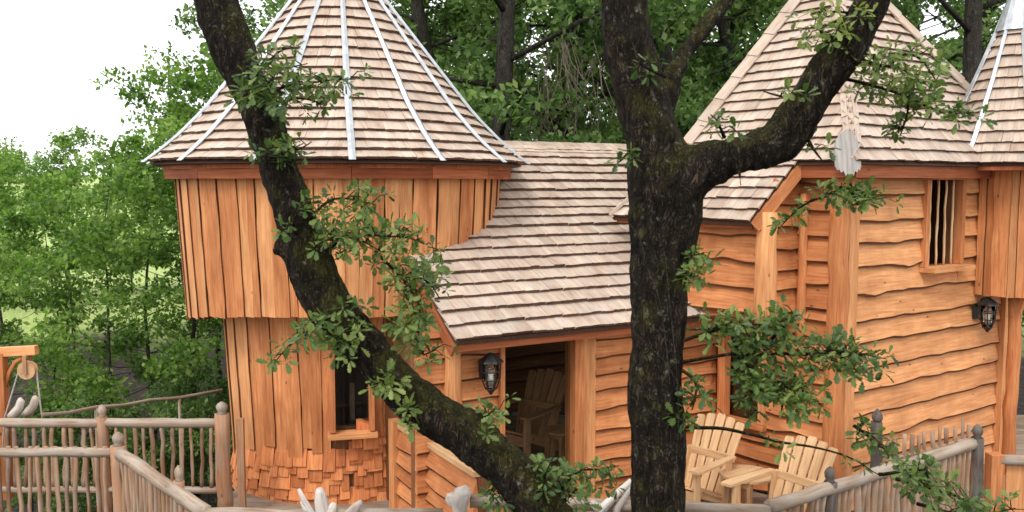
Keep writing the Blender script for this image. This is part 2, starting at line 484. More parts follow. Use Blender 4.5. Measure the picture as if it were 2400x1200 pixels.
# ------------------------------------------------------------------ wall helpers
def cells(s0, s1, z0, z1, ops):
    S = sorted({s0, s1, *[min(max(v, s0), s1) for o in ops for v in o[:2]]})
    T = sorted({z0, z1, *[min(max(v, z0), z1) for o in ops for v in o[2:]]})
    for a, b in zip(S, S[1:]):
        for c, d in zip(T, T[1:]):
            if not any(o[0] <= (a + b) / 2 <= o[1] and o[2] <= (c + d) / 2 <= o[3] for o in ops):
                yield a, b, c, d
def backing(parent, A, dirv, n, s0, s1, z0, z1, ops, mat, name='wall', th=.09):
    b = MB()
    for a, e, c, d in cells(s0, s1, z0, z1, ops):
        b.box(A + dirv * ((a + e) / 2) + Z * ((c + d) / 2) - n * th / 2, dirv, n, Z, e - a, th, d - c)
    return b.build(name, mat, parent)
def hboard(A, dirv, n, s0, s1, zb, zt, wav=.016, out=.012, seed=0, slope=0.0):
    b = MB()
    L = s1 - s0; k = max(3, min(16, int(L / .09)))
    off = Vector((R_.random() * 9, R_.random() * 9, R_.random() * 9))
    vs, gs, fs = [], [], []
    bulge = R_.uniform(-1, 1); bx = R_.uniform(s0, s1); ph = R_.uniform(0, 60)
    for i in range(k + 1):
        s = s0 + L * i / k
        wv = wav * (noise.noise(Vector((s * 2.3 + ph, 0, 0))) * 1.1 + noise.noise(Vector((s * 7 + ph, 1.7, 5))) * .45)
        wv += wav * bulge * math.exp(-((s - bx) / .16) ** 2) * 2.2
        zbb = zb + wv
        for zz, o in ((zt, out), (zbb + .018, out + .052), (zbb - .003, out + .044), (zbb + .004, out - .01)):
            vs.append(A + dirv * s + Z * zz + n * o); gs.append(off + Vector((zz, o, s)))
    for i in range(k):
        a = i * 4; c = a + 4
        fs += [(a, a + 1, c + 1, c), (a + 1, a + 2, c + 2, c + 1), (a + 2, a + 3, c + 3, c + 2)]
    fs += [(0, 3, 2, 1), (k * 4, k * 4 + 1, k * 4 + 2, k * 4 + 3)]
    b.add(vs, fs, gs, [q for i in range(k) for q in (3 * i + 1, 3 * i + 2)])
    return b
def clad(parent, A, dirv, n, s0, s1, z0, z1, expo, ops=(), mat='cedar', wav=.016, seed=0, zoff=0.0, top=None):
    z = z0 + zoff; i = 0
    while z < z1 - .03:
        e = expo * R_.uniform(.86, 1.14)
        zt = min(z + e + .035, z1)
        segs = [(s0, s1)]
        for o in ops:
            if min(zt, o[3]) - max(z, o[2]) > .02:
                ns = []
                for a, b in segs:
                    if o[0] > a: ns.append((a, min(b, o[0])))
                    if o[1] < b: ns.append((max(a, o[1]), b))
                segs = [q for q in ns if q[1] - q[0] > .03]
                if zt - o[3] > .03 and z < o[3]:
                    hboard(A, dirv, n, max(s0, o[0]), min(s1, o[1]), o[3] + .01, zt, .002, seed=seed + i).build('plank', M[mat], parent)
                if o[2] - z > .03 and zt > o[2]:
                    hboard(A, dirv, n, max(s0, o[0]), min(s1, o[1]), z, o[2], wav, seed=seed + i).build('plank', M[mat], parent)
        for a, b in segs:
            hboard(A, dirv, n, a, b, z, zt, wav, seed=seed + i).build('plank', M[mat], parent)
        z += e; i += 1

def vboard_round(c, Rf, th, wd, z0, z1, out, wav=.010, thick=.022, nseg=7, z0b=None):
    """vertical board on a round wall; c centre, Rf(z) radius"""
    b = MB(); off = Vector((R_.random() * 9, R_.random() * 9, R_.random() * 9)); sd = R_.random() * 90
    ta = Vector((math.cos(th), math.sin(th), 0)); no = Vector((math.sin(th), -math.cos(th), 0))
    vs, gs, fs = [], [], []
    for i in range(nseg + 1):
        t = i / nseg; zz = z0 + (z1 - z0) * t
        R = Rf(zz); wl = wd / 2 * R / Rf(z1)
        l = -wl + wav * noise.noise(Vector((sd, zz * 2.6, 0))) * 1.7; r = wl + wav * noise.noise(Vector((sd, zz * 2.6, 9))) * 1.7
        zl = zz; zr = zz
        if i == 0:
            zl += R_.uniform(-.006, .006); zr += R_.uniform(-.006, .006)
        p = Vector((c.x, c.y, 0)) + no * (R + out)
        sag = .5 * wl * wl / R
        vs += [p + ta * l - no * (sag + thick) + Z * zl, p + ta * l - no * sag + Z * zl, p + ta * r - no * sag + Z * zr, p + ta * r - no * (sag + thick) + Z * zr]
        gs += [off + Vector((l, .02, zz)), off + Vector((l, 0, zz)), off + Vector((r, 0, zz)), off + Vector((r, .02, zz))]
    for i in range(nseg):
        a = i * 4; q = a + 4
        fs += [(a + 1, a + 2, q + 2, q + 1), (a, a + 1, q + 1, q), (a + 2, a + 3, q + 3, q + 2)]
    fs += [(0, 3, 2, 1), (nseg * 4, nseg * 4 + 1, nseg * 4 + 2, nseg * 4 + 3)]
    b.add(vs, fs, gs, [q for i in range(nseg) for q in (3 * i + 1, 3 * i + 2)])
    return b

def log_post(p, r, z0, z1, n=9, wob=.25, flat=1.0):
    k = max(4, int((z1 - z0) / .18))
    sd = R_.random() * 40
    pts = [Vector((p.x + .25 * r * noise.noise(Vector((sd, i * .6, 0))), p.y, z0 + (z1 - z0) * i / k)) for i in range(k + 1)]
    return MB().tube(pts, [r * (1.05 - .1 * i / k) for i in range(k + 1)], n, wob, flat=flat)

# ================================================================== ROUND TOWER
TS = 1.02
def tz(z): return 3.3 + (z - 3.3) * TS
TC = V2(*P(803, 390, 10.0 * TS).xy)                       # tower centre
VA = math.atan2(-TC.x, TC.y)                         # direction of the camera seen from it
EAVE = tz(3.5)
tower = empty('round_tower', (TC.x, TC.y, 0), 'round wooden tower with flared shingle cone roof ribbed in pale metal', 'tower')
PROF = [(0, 2.03), (.10, 1.89), (.255, 1.71), (.53, 1.44), (1.0, 1.07), (1.41, .75), (1.72, .51), (1.87, .40), (2.1, .25), (2.42, .04)]
PROF = [(h * TS, r * TS) for h, r in PROF]
def prof_at(s):
    acc = 0
    for (h0, r0), (h1, r1) in zip(PROF, PROF[1:]):
        l = math.hypot(h1 - h0, r1 - r0)
        if s <= acc + l or (h1, r1) == PROF[-1]:
            t = min(1, (s - acc) / l)
            return h0 + (h1 - h0) * t, r0 + (r1 - r0) * t
        acc += l
PLEN = sum(math.hypot(b[0] - a[0], b[1] - a[1]) for a, b in zip(PROF, PROF[1:]))
def cone_roof(root, c, ez, prof, nf, a0, expo, wmean, mat, rib_w, maxn):
    """faceted conical roof; prof = list of (height, radius)"""
    plen = sum(math.hypot(b[0] - a[0], b[1] - a[1]) for a, b in zip(prof, prof[1:]))
    def at(s):
        acc = 0
        for (h0, r0), (h1, r1) in zip(prof, prof[1:]):
            l = math.hypot(h1 - h0, r1 - r0)
            if s <= acc + l or (h1, r1) == prof[-1]:
                t = min(1, (s - acc) / l); return h0 + (h1 - h0) * t, r0 + (r1 - r0) * t
            acc += l
    def hip(k, h, r): 
        a = a0 + 2 * math.pi * k / nf
        return Vector((c.x + math.sin(a) * r, c.y - math.cos(a) * r, ez + h))
    b = MB(); vs = []; fs = []
    for h, r in prof:
        for k in range(nf): vs.append(hip(k, h - .012, r - .012))
    for i in range(len(prof) - 1):
        for k in range(nf):
            k2 = (k + 1) % nf; fs.append((i * nf + k, i * nf + k2, (i + 1) * nf + k2, (i + 1) * nf + k))
    n0 = len(vs)
    for k in range(nf): vs.append(hip(k, -.018, prof[0][1] - .03))
    for k in range(nf): vs.append(hip(k, -.018, prof[0][1] * .6))
    for k in range(nf):
        k2 = (k + 1) % nf
        fs += [(k2, k, n0 + k, n0 + k2), (n0 + k2, n0 + k, n0 + nf + k, n0 + nf + k2)]
    b.add(vs, fs)
    roof = b.build('roof', M['under'], root)
    S = Shingles()
    s = 0.0
    while s < plen - expo * .6:
        h, r = at(s); h2, r2 = at(min(plen, s + expo))
        for k in range(nf):
            p = hip(k, h, r); q = hip(k + 1, h, r); p2 = hip(k, h2, r2); q2 = hip(k + 1, h2, r2)
            rd = (q - p); ln = rd.length; rd = rd / ln
            up = ((p2 + q2) / 2 - (p + q) / 2).normalized()
            nn = rd.cross(up).normalized()
            if nn.dot(Vector((p.x - c.x, p.y - c.y, 0))) < 0: nn = -nn
            S.row(p, rd, up, nn, ln, expo, min(wmean, ln) , .016, .02)
        s += expo * R_.uniform(.93, 1.07)
    S.finish(roof, mat, maxn)
    for k in range(nf):
        b = MB(); vs = []; fs = []
        a = a0 + 2 * math.pi * k / nf
        ta = Vector((math.cos(a), math.sin(a), 0)); no = Vector((math.sin(a), -math.cos(a), 0))
        m = 22
        for i in range(m + 1):
            h, r = at(plen * i / m)
            wv = rib_w * (.55 + .45 * min(1, r / prof[0][1] * 1.6)) / 2
            p = hip(k, h, r) + (no + Z * .6) * (.062 + (.02 if i == 0 else 0)) + ta * .006 * noise.noise(Vector((k * 3, i * .7, 0)))
            if i == 0: p -= Z * .035
            vs += [p - ta * wv - no * .03, p - ta * wv - no * .018, p + no * .008, p + ta * wv - no * .018, p + ta * wv - no * .03]
        for i in range(m):
            q = i * 5
            for j in range(4): fs.append((q + j, q + j + 1, q + j + 6, q + j + 5))
        b.add(vs, fs).build('hip_flashing', M['metal'], roof)
    return roof
tower_roof = cone_roof(tower, TC, EAVE, PROF, 15, VA + rad(2.4), .148, .15, M['shingle'], .066, 295)
# fascia boards, twelve, under the eave
for k in range(15):
    a1 = VA + rad(2.4) + 2 * math.pi * k / 15; a2 = a1 + 2 * math.pi / 15
    p = Vector((TC.x + math.sin(a1) * 1.88 * TS, TC.y - math.cos(a1) * 1.88 * TS, EAVE - .10)); q = Vector((TC.x + math.sin(a2) * 1.88 * TS, TC.y - math.cos(a2) * 1.88 * TS, EAVE - .10))
    MB().bar(p, q, .03, .115).build('fascia_board', M['fascia'], tower)
# soffit and upper floor rings
def disc(name, c, z, r0, r1, mat, parent, n=36, th=.04):
    b = MB(); vs = []; fs = []
    for zz in (z, z + th):
        for r in (r0, r1):
            for k in range(n):
                a = 2 * math.pi * k / n; vs.append((c.x + math.cos(a) * r, c.y + math.sin(a) * r, zz))
    for k in range(n):
        k2 = (k + 1) % n
        fs += [(k, k2, n + k2, n + k), (2 * n + k, 3 * n + k, 3 * n + k2, 2 * n + k2), (n + k, n + k2, 3 * n + k2, 3 * n + k)]
    b.add(vs, fs); return b.build(name, mat, parent)
disc('soffit', TC, EAVE - .06, .05, 1.89 * TS, M['fascia'], tower)
UR = lambda z: TS * (1.665 + ((z - 3.3) / TS + 3.3 - 1.85) / (3.45 - 1.85) * .09)
LR = lambda z: TS * (1.235 + max(0, (z - 3.3) / TS + 3.3 - .5) / 1.5 * .075)
def shell(name, c, Rf, z0, z1, mat, parent, hole=None, n=48, inset=.035):
    """round backing wall; hole = (a0, a1, za, zb) angles relative to the camera direction"""
    b = MB(); zs = sorted({z0, z1, *( [hole[2], hole[3]] if hole else [])})
    angs = [rad(360) * k / n for k in range(n)]
    if hole: angs = sorted(set([a for a in angs if not hole[0] - .02 < a < hole[1] + .02] + [hole[0], hole[1]]))
    m = len(angs); vs = []; fs = []
    for io in (0, .07):
        for zz in zs:
            for a in angs:
                R = Rf(zz) - inset - io; t = a + VA
                vs.append((c.x + math.sin(t) * R, c.y - math.cos(t) * R, zz))
    nz = len(zs)
    for io in (0, 1):
        for j in range(nz - 1):
            for k in range(m):
                k2 = (k + 1) % m
                if hole and abs(angs[k] - hole[0]) < 1e-6 and zs[j] >= hole[2] - 1e-6 and zs[j + 1] <= hole[3] + 1e-6: continue
                q = io * nz * m + j * m
                fs.append((q + k, q + k2, q + m + k2, q + m + k) if io == 0 else (q + k, q + m + k, q + m + k2, q + k2))
    b.add(vs, fs); return b.build(name, mat, parent)
wall_u = shell('wall', TC, UR, tz(2.04), EAVE - .05, M['inner'], tower)
disc('upper_floor', TC, tz(2.02), .03, 1.3, M['inner'], tower)
disc('drum_soffit', TC, tz(2.05), 1.25, 1.58 * TS, M['inner'], tower)
nb = 68; a = 0.0; i = 0
while a < 2 * math.pi - .03:
    wd = R_.choice([.09, .12, .15, .17]) * R_.uniform(.93, 1.07)
    da = wd / (1.76 * TS)
    if 2 * math.pi - a - da < .06: da = 2 * math.pi - a
    t = a + da / 2 + VA
    d = TC.y - math.cos(t) * 1.8 * TS
    dd = TC.y - 1.8 * TS + max(0, (d - (TC.y - 1.8 * TS))) 
    zb = CAMH - 318 / FPX * min(dd, TC.y + .3) - .005
    vboard_round(TC, UR, t, da * 1.76 * TS * .982, zb + R_.uniform(-.008, .008), EAVE - .06,   .003 + (.018 if i % 2 else 0) + R_.uniform(0, .005)).build('plank', M['cedar_pale'] if R_.random() < .45 else M['cedar'], wall_u)
    a += da; i += 1
# lower drum, window facing the camera a little right of its centre
WA0, WA1, WZ0, WZ1 = rad(-5.5), rad(10.5), tz(.82), tz(1.62)
wall_l = shell('wall', TC, LR, 0, tz(2.05), M['inner'], tower, hole=(WA0, WA1, WZ0, WZ1))
a = -math.pi; i = 0
rel = []
while a < math.pi - .03:
    wd = R_.choice([.10, .115, .125, .16, .19]) * R_.uniform(.93, 1.07)
    da = wd / (1.33 * TS)
    if a < WA0 - .03 < a + da + .03 and a + da > WA0 - .08: da = WA0 - .03 - a
    elif a + da > WA1 + .03 > a > WA0: pass
    if math.pi - a - da < .08: da = math.pi - a
    rel.append((a, da)); a += da
for i, (a, da) in enumerate(rel):
    ac = a + da / 2; t = ac + VA
    d = TC.y - math.cos(t) * 1.25 * TS
    zb = CAMH - (640 + R_.uniform(-14, 22)) / FPX * min(d, TC.y + .2)
    out =   .004 + (.018 if i % 2 else 0)
    wd = da * 1.34 * TS * .982
    if WA0 - .03 <= ac <= WA1 + .02:
        vboard_round(TC, LR, t, wd, WZ1 + .02, tz(2.05), out).build('plank', M['cedar'], wall_l)
    else:
        vboard_round(TC, LR, t, wd, zb, tz(2.05), out, .013).build('plank', M['cedar_pale'] if math.sin(ac) < -.75 else M['cedar'], wall_l)
# window
def radial(t, r, z): return Vector((TC.x + math.sin(t) * r, TC.y - math.cos(t) * r, z))
wc = VA + (WA0 + WA1) / 2
wt = Vector((math.cos(wc), math.sin(wc), 0)); wn = Vector((math.sin(wc), -math.cos(wc), 0))
wp = radial(wc, 1.29 * TS, 0); hw = (WA1 - WA0) / 2 * 1.3 * TS
win = MB().box(wp + Z * (WZ1 + .02) + wn * .01, wn, Z, wt, .15, .06, hw * 2 + .12).build('window', M['cedar'], tower)
MB().box(wp - wt * (hw + .015) + Z * (WZ0 + WZ1) / 2 + wn * .01, wt, wn, Z, .06, .14, WZ1 - WZ0 - .02).build('frame', M['cedar'], win)
MB().box(wp + wt * (hw + .012) + Z * (WZ0 + WZ1) / 2 + wn * .01, wt, wn, Z, .05, .14, WZ1 - WZ0 - .02).build('frame', M['cedar'], win)
MB().box(wp + Z * (WZ0 - .03) + wn * .02, wn, Z, wt, .19, .05, hw * 2 + .13).build('sill', M['cedar_pale'], win)
MB().box(wp + Z * (WZ0 + WZ1) / 2 - wn * .05, wt, wn, Z, hw * 2 - .01, .006, WZ1 - WZ0 - .06).build('pane', M['glass'], win)
MB().box(wp + Z * (WZ0 + .22) - wn * .35 + wt * .02, wt, wn, Z, .05, .03, .4).build('inner_post', M['baluster'], win)
# shingle skirt
skirt = shell('skirt_wall', TC, lambda z: 1.225 * TS, 0, tz(.85), M['inner'], tower, inset=.01)
S = Shingles()
for rowi in range(8):
    z = -.04 + rowi * .105
    a = R_.random() * .1
    while a < 2 * math.pi:
        wd = R_.uniform(.075, .17); da = wd / (1.21 * TS); t = a + da / 2 + VA
        d = TC.y - math.cos(t) * 1.25 * TS
        ztop = CAMH - 662 / FPX * d
        if math.sin(t - VA) > -.08 and math.cos(t - VA) > 0 and -.05 < t - VA < .9: ztop = tz(.82)
        zz = z + R_.uniform(-.045, .045)
        if zz + .1 < ztop + .06:
            no = Vector((math.sin(t), -math.cos(t), 0)); ta = Vector((math.cos(t), math.sin(t), 0))
            S.put(Vector((TC.x, TC.y, zz)) + no * (1.227 * TS + R_.uniform(0, .012)), ta, Z, no, wd, R_.uniform(.17, .25), .016, .02 + R_.uniform(0, .015))
        a += da
S.finish(skirt, M['cedar_red'], 295)

# ================================================================== MIDDLE CABIN
CS = .88
def cz_(z): return 3.3 + (z - 3.3) * CS
EA = Vector((-.578 * CS, 8.9 * CS, cz_(1.69))); CW = V2(.868, .496).normalized(); CM = Vector((-CW.y, CW.x, 0)); CN = -CM
RUN, RISE = 3.2 * CS, 2.11 * CS
CwR = V2(3.22, 8.62)                                # front corner of the right-hand house
U1 = V2(-.628, .778).normalized(); N1 = Vector((-U1.y, U1.x, 0)); N1 = N1 if N1.y < 0 else -N1
U2 = V2(.82, .572).normalized(); N2 = Vector((U2.y, -U2.x, 0))
cabin = empty('low_cabin', (EA.x + 1, EA.y + 1.5, 0), 'low cabin between the towers with a wide shingle roof and a dark doorway', 'cabin')
slope = Vector((CM.x * RUN, CM.y * RUN, RISE)); SL = slope.length; sup = slope.normalized()
sn = CW.cross(sup).normalized(); sn = sn if sn.z > 0 else -sn
def t_at_wall(r, z=None):
    p = EA + CM * r
    t = ((CwR - p).dot(N1)) / CW.dot(N1)
    return t if (p + CW * t - CwR).dot(U1) < 2.36 else 4.7
b = MB()
def cp_(t, v, dz=0.0): return EA + CW * t + sup * v + sn * dz
te0, te1 = t_at_wall(0) - .42, 4.7
vs = [cp_(.02, .02, -.012), cp_(te0, .02, -.012), cp_(te1, 1.2, -.012), cp_(te1, SL, -.012), cp_(.02, SL, -.012),
      cp_(.02, .02, -.06), cp_(te0, .02, -.06), cp_(te1, 1.2, -.06), cp_(te1, SL, -.06), cp_(.02, SL, -.06)]
b.add(vs, [(0, 1, 2, 3, 4), (9, 8, 7, 6, 5)] + [(i, 5 + i, 5 + (i + 1) % 5, (i + 1) % 5) for i in range(5)])
rp = cp_(.02, SL, -.012); rq = cp_(te1, SL, -.012); dn = Vector((CM.x * RUN, CM.y * RUN, -RISE))
b.add([rp, rq, rq + dn, rp + dn, rp - Z * .06, rq - Z * .06, rq + dn - Z * .06, rp + dn - Z * .06], [(0, 1, 2, 3), (7, 6, 5, 4), (2, 6, 7, 3), (0, 3, 7, 4), (1, 5, 6, 2)])
croof = b.build('roof', M['under'], cabin)
S = Shingles(); v = 0.0; EX = .184
while v < SL - .05:
    r = RUN * v / SL
    t1 = te0 + (te1 - te0) * min(1, v / 1.2)
    # rows keep a slight waver
    S.row(cp_(0, v) + Z * .006 * R_.uniform(-1, 1), CW, sup, sn, t1, EX, .15, .017, .02, .007)
    v += EX * R_.uniform(.96, 1.04)
def hidden(Mx):
    p = Mx.translation
    return (Vector((p.x, p.y, 0)) - TC).length < 1.55 and p.z > 2.1
S.p = [q for q in S.p if not hidden(q[1])]
S.finish(croof, M['shingle'], 295)
# ridge caps and verge boards
for i in range(20):
    t = te1 * (i + .5) / 20
    MB().box(cp_(t, SL - .05, .035), CW, sn, sup, te1 / 20 * 1.04, .018, .14, jit=.004).build('ridge_cap', M['shingle'], croof)
MB().bar(cp_(.0, -.02, -.09), cp_(.0, SL, -.09), .025, .12).build('verge_board', M['fascia'], croof)
MB().bar(cp_(.03, .05, -.11), cp_(te0, .05, -.11), .03, .09).build('fascia_board', M['fascia'], croof)
# walls: front wall with the doorway
WAo = EA + CM * .35; WA_ = V2(WAo.x, WAo.y)
def s_on(A, d, px):
    k = (px - 1200) / FPX
    return (k * A.y - A.x) / (d.x - k * d.y)
dS0, dS1 = s_on(WA_, CW, 1172), s_on(WA_, CW, 1338)
wend = t_at_wall(.35)
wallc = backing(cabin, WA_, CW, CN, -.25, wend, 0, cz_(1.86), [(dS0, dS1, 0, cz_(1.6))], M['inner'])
clad(wallc, WA_, CW, CN, -.25, dS0 - .03, .0, cz_(1.82), .2, seed=20, wav=.014)
clad(wallc, WA_, CW, CN, dS1 + .28, wend, .0, cz_(1.82), .19, seed=40, wav=.022)
hboard(WA_, CW, CN, dS0 - .05, dS1 + .1, cz_(1.56), cz_(1.83), .03, out=.03).build('lintel', M['fascia'], wallc)
MB().box(WA_ + CW * (dS1 + .055) + CN * .03 + Z * .89, CW, CN, Z, .11, .13, 1.78).build('door_post', M['cedar'], cabin)
MB().box(WA_ + CW * (dS1 + .2) + CN * .02 + Z * .93, CW, CN, Z, .17, .06, 1.86).build('door_post', M['cedar_pale'], cabin)
MB().box(WA_ + CW * (dS0 - .02) + CN * .03 + Z * .89, CW, CN, Z, .05, .12, 1.78).build('door_post', M['cedar'], cabin)
log_post(WA_ + CW * (s_on(WA_, CW, 1052)) + CN * .06, .085, 0, 1.95).build('corner_post', M['cedar_pale'], cabin, True)
# back and side walls of the cabin room
BK = WA_ + CM * 3.6
wb = backing(cabin, BK, CW, CN, 0.0, wend + .4, 0, 2.2, [(.3, 1.35, .7, 1.9)], M['inner'], 'back_wall')  # opening enlarged to let light into the room from behind
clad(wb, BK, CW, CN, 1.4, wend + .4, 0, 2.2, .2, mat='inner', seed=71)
backing(cabin, WA_ + CW * 0 , CM, CW, .1, 3.6, 0, 2.0, [], M['inner'], 'side_wall')
for kk in range(2):
    log_post(WA_ + CM * 2.9 + CW * (1.15 + kk * 1.1), .06, 0, 2.6).build('inner_post', M['baluster'], cabin, True)

# ================================================================== CORNER HOUSE (right)
house = empty('corner_house', (CwR.x, CwR.y, 0), 'corner house in wavy edged horizontal boards with a steep shingle pyramid roof', 'house')
L1, L2 = 2.3, 3.02
J0, J1, JO, JZ = .5, 1.95, .5, 2.03                 # the box that juts out of its left wall
wl_ops = [(.86, 1.75, .74, 2.0)]  # runs above the window head: dark gap added as shade under the box
w_left = backing(house, CwR, U1, N1, 0, L1 + .05, 0, 3.5, wl_ops, M['inner'])
clad(w_left, CwR, U1, N1, .08, L1, .02, JZ + .0, .178, wl_ops, 'cedar', .02, seed=100)
clad(w_left, CwR, U1, N1, .08, J0, JZ + .02, 3.45, .24, (), 'cedar', .01, seed=130)
q0, q1, qz0, qz1 = s_on(CwR, U2, 2161), s_on(CwR, U2, 2236), 2.42, 3.34
wr_ops = [(q0, q1, qz0, qz1)]
w_right = backing(house, CwR, U2, N2, 0, L2, 0, 3.5, wr_ops, M['inner'])
clad(w_right, CwR, U2, N2, .1, L2 - .02, .0, 3.46, .243, [(q0 - .03, q1 + .03, qz0 - .02, qz1 + .05)], 'cedar_pale', .02, seed=160)
# rear walls
Bc = CwR + U1 * (L1) + U2 * L2
backing(house, CwR + U2 * L2, U1, U2, 0, L1 + .05, 0, 3.5, [], M['inner'], 'rear_wall')
backing(house, CwR + U1 * (L1 + .05), U2, U1, 0, L2, 0, 3.5, [], M['inner'], 'rear_wall')
# corner posts
log_post(CwR + (N1 * .055 + U2 * -.0), .10, 0, 3.48, 10, .25).build('corner_post', M['cedar'], house, True)
MB().box(CwR + U2 * .075 + N2 * .045 + Z * 1.73, U2, N2, Z, .15, .07, 3.46).build('corner_post', M['cedar_pale'], house)
MB().box(CwR + U2 * (L2 + .07) + N2 * .04 + Z * 1.0, U2, N2, Z, .15, .14, 2.1).build('corner_post', M['cedar_pale'], house)
log_post(CwR + U1 * .40 + N1 * .05, .05, 1.7, 3.2).build('wall_post', M['cedar'], house, True)
# right wall window: deep frame, wavy sticks
winR = MB().box(CwR + U2 * (q0 + q1) / 2 + N2 * .05 + Z * (qz1 + .03), N2, Z, U2, .2, .06, q1 - q0 + .16).build('window', M['cedar'], house)
for s_, wd in ((q0 - .035, .07), (q1 + .035, .07)):
    MB().box(CwR + U2 * s_ + N2 * .03 + Z * (qz0 + qz1) / 2, U2, N2, Z, wd, .12, qz1 - qz0).build('frame', M['cedar'], winR)
MB().box(CwR + U2 * (q0 + q1) / 2 + N2 * .08 + Z * (qz0 - .03), N2, Z, U2, .27, .05, q1 - q0 + .17).build('sill', M['cedar_pale'], winR)
for i in range(4):
    s_ = q0 + (q1 - q0) * (i + .6) / 4.2
    pts = [CwR + U2 * (s_ + .022 * noise.noise(Vector((i * 7.3, j * .45, 0)))) + N2 * .03 + Z * (qz0 + (qz1 - qz0) * j / 9) for j in range(10)]
    MB().tube(pts, [.0135 + .004 * noise.noise(Vector((i * 1.3, j * .7, 3))) for j in range(10)], 6).build('window_stick', M['chair'], winR, True)
# left wall window
wl = MB().box(CwR + U1 * 1.305 + N1 * .03 + Z * 1.82, N1, Z, U1, .12, .07, 1.03).build('window', M['cedar'], house)
for s_, mt, wd in ((.83, 'cedar_pale', .09), (1.36, 'cedar_red', .10), (1.56, 'cedar_red', .12), (1.78, 'cedar', .07)):
    MB().box(CwR + U1 * s_ + N1 * .03 + Z * 1.27, U1, N1, Z, wd, .10, 1.04).build('frame', M[mt], wl)
MB().box(CwR + U1 * 1.305 + N1 * .05 + Z * .72, N1, Z, U1, .16, .05, 1.06).build('sill', M['cedar'], wl)
MB().box(CwR + U1 * 1.305 - N1 * .04 + Z * 1.27, U1, N1, Z, .86, .006, 1.04).build('pane', M['glass'], wl)
# jutting box
JA = CwR + N1 * JO
jut = empty('x', (JA.x, JA.y, JZ)); jut.name = 'jutting_box'; WPOS[jut.name] = WPOS.pop('x', WPOS.get('jutting_box', Vector((JA.x, JA.y, JZ))))
jut.parent = house; jut.location = WPOS[jut.name] - WPOS[house.name]
backing(jut, JA, U1, N1, J0, J1, JZ, 3.05, [], M['inner'])
clad(jut, JA, U1, N1, J0 + .04, J1, JZ - .03, 3.0, .255, (), 'cedar', .012, seed=200)
RA = JA + U1 * J0
backing(jut, RA, -N1, -U1, 0, JO, JZ, 3.2, [], M['inner'])
clad(jut, RA, -N1, -U1, .05, JO, JZ - .02, 3.35, .22, (), 'cedar', .010, seed=220)
MB().box(JA + U1 * (J0 + J1) / 2 - N1 * JO / 2 + Z * (JZ + .03), U1, N1, Z, J1 - J0 - .02, JO - .02, .04).build('floor', M['inner'], jut)
log_post(RA + N1 * .02 - U1 * .0, .11, JZ - .12, 3.02, 10, .2).build('corner_post', M['cedar_pale'], jut, True)
hboard(JA, U1, N1, J0 + .1, J1, JZ - .10, JZ + .02, .05, out=-.03).build('skirt_board', M['fascia'], jut)

# pyramid roof
OV = .25
F_ = CwR + (N1 + N2) * OV; F_.z = 3.5
AP = P(1951, -114, 10.45)
sL = (0)
Lc = CwR + N1 * OV + U1 * (2.0); Lc.z = 3.5
Rc = CwR + N2 * OV + U2 * (L2 + .38); Rc.z = 3.5
Bk = Lc + (Rc - F_); Bk.z = 3.5
b = MB()
b.add([F_, Lc, Bk, Rc, AP], [(0, 4, 1), (1, 4, 2), (2, 4, 3), (3, 4, 0), (0, 1, 2, 3)])
b.v = [tuple(Vector(v) - Z * .02) for v in b.v]
hroof = b.build('roof', M['under'], house)
def tri_face(S, a, bb, ap, expo, wmean, v0=0.0):
    r = (bb - a); Lb = r.length; r.normalize()
    h = (ap - a) - r * (ap - a).dot(r); H = h.length; up = h.normalized(); u_ap = (ap - a).dot(r)
    n = r.cross(up).normalized(); n = n if n.z > 0 else -n
    v = v0
    while v < H - .05:
        t = v / H
        ua = u_ap * t; ub = Lb + (u_ap - Lb) * t
        S.row(a + r * ua + up * v, r, up, n, ub - ua, expo, wmean, .015, .018, .007)
        v += expo * R_.uniform(.95, 1.05)
    return r, up, n
S = Shingles()
tri_face(S, Lc, F_, AP, .14, .15)
tri_face(S, F_, Rc, AP, .132, .15)
# catslide over the jutting box
ce = JO + .24                                        # eave distance out from the wall
cz = 3.5 - (ce - OV) * 1.18
K0 = CwR + N1 * ce; K0.z = cz
cup = (N1 * -(ce - OV) + Z * (3.5 - cz)); CL = cup.length; cup.normalize()
cn_ = U1.cross(cup).normalized(); cn_ = cn_ if cn_.z > 0 else -cn_
def cslo(t): return J0 + .03 - .2 * t
def cshi(t): return 2.42 - .42 * t
v = 0.0
while v < CL + .05:
    t = v / CL
    S.row(K0 + U1 * cslo(t) + cup * v, U1, cup, cn_, cshi(t) - cslo(t), .14, .15, .015, .018, .007)
    v += .138
S.finish(hroof, M['shingle'], 298)
b = MB()
A0, A1 = K0 + U1 * cslo(0), K0 + U1 * cshi(0); B0, B1 = K0 + U1 * cslo(1) + cup * (CL + .06), K0 + U1 * cshi(1) + cup * (CL + .06)
dz = cn_ * -.015; dw = cn_ * -.06
b.add([A0 + dz, A1 + dz, B1 + dz, B0 + dz, A0 + dw, A1 + dw, B1 + dw, B0 + dw], [(0, 1, 2, 3), (7, 6, 5, 4), (0, 4, 5, 1), (3, 7, 4, 0), (1, 5, 6, 2), (2, 6, 7, 3)])
b.build('lower_roof', M['under'], hroof)
MB().bar(A0 - cn_ * .07 - U1 * .0, B0 - cn_ * .07, .03, .12).build('verge_board', M['cedar'], hroof)
MB().bar(A0 - cn_ * .09 + U1 * .05 + cup * .05, A1 - cn_ * .09 + cup * .05, .03, .09).build('fascia_board', M['fascia'], hroof)
# eave fascia of the pyramid
for a_, b_, nn in ((F_, Rc, N2), (F_, F_.lerp(Lc, .3), N1)):
    MB().bar(a_ - nn * .06 - Z * .085, b_ - nn * .06 - Z * .085, .03, .12).build('fascia_board', M['fascia'], hroof)
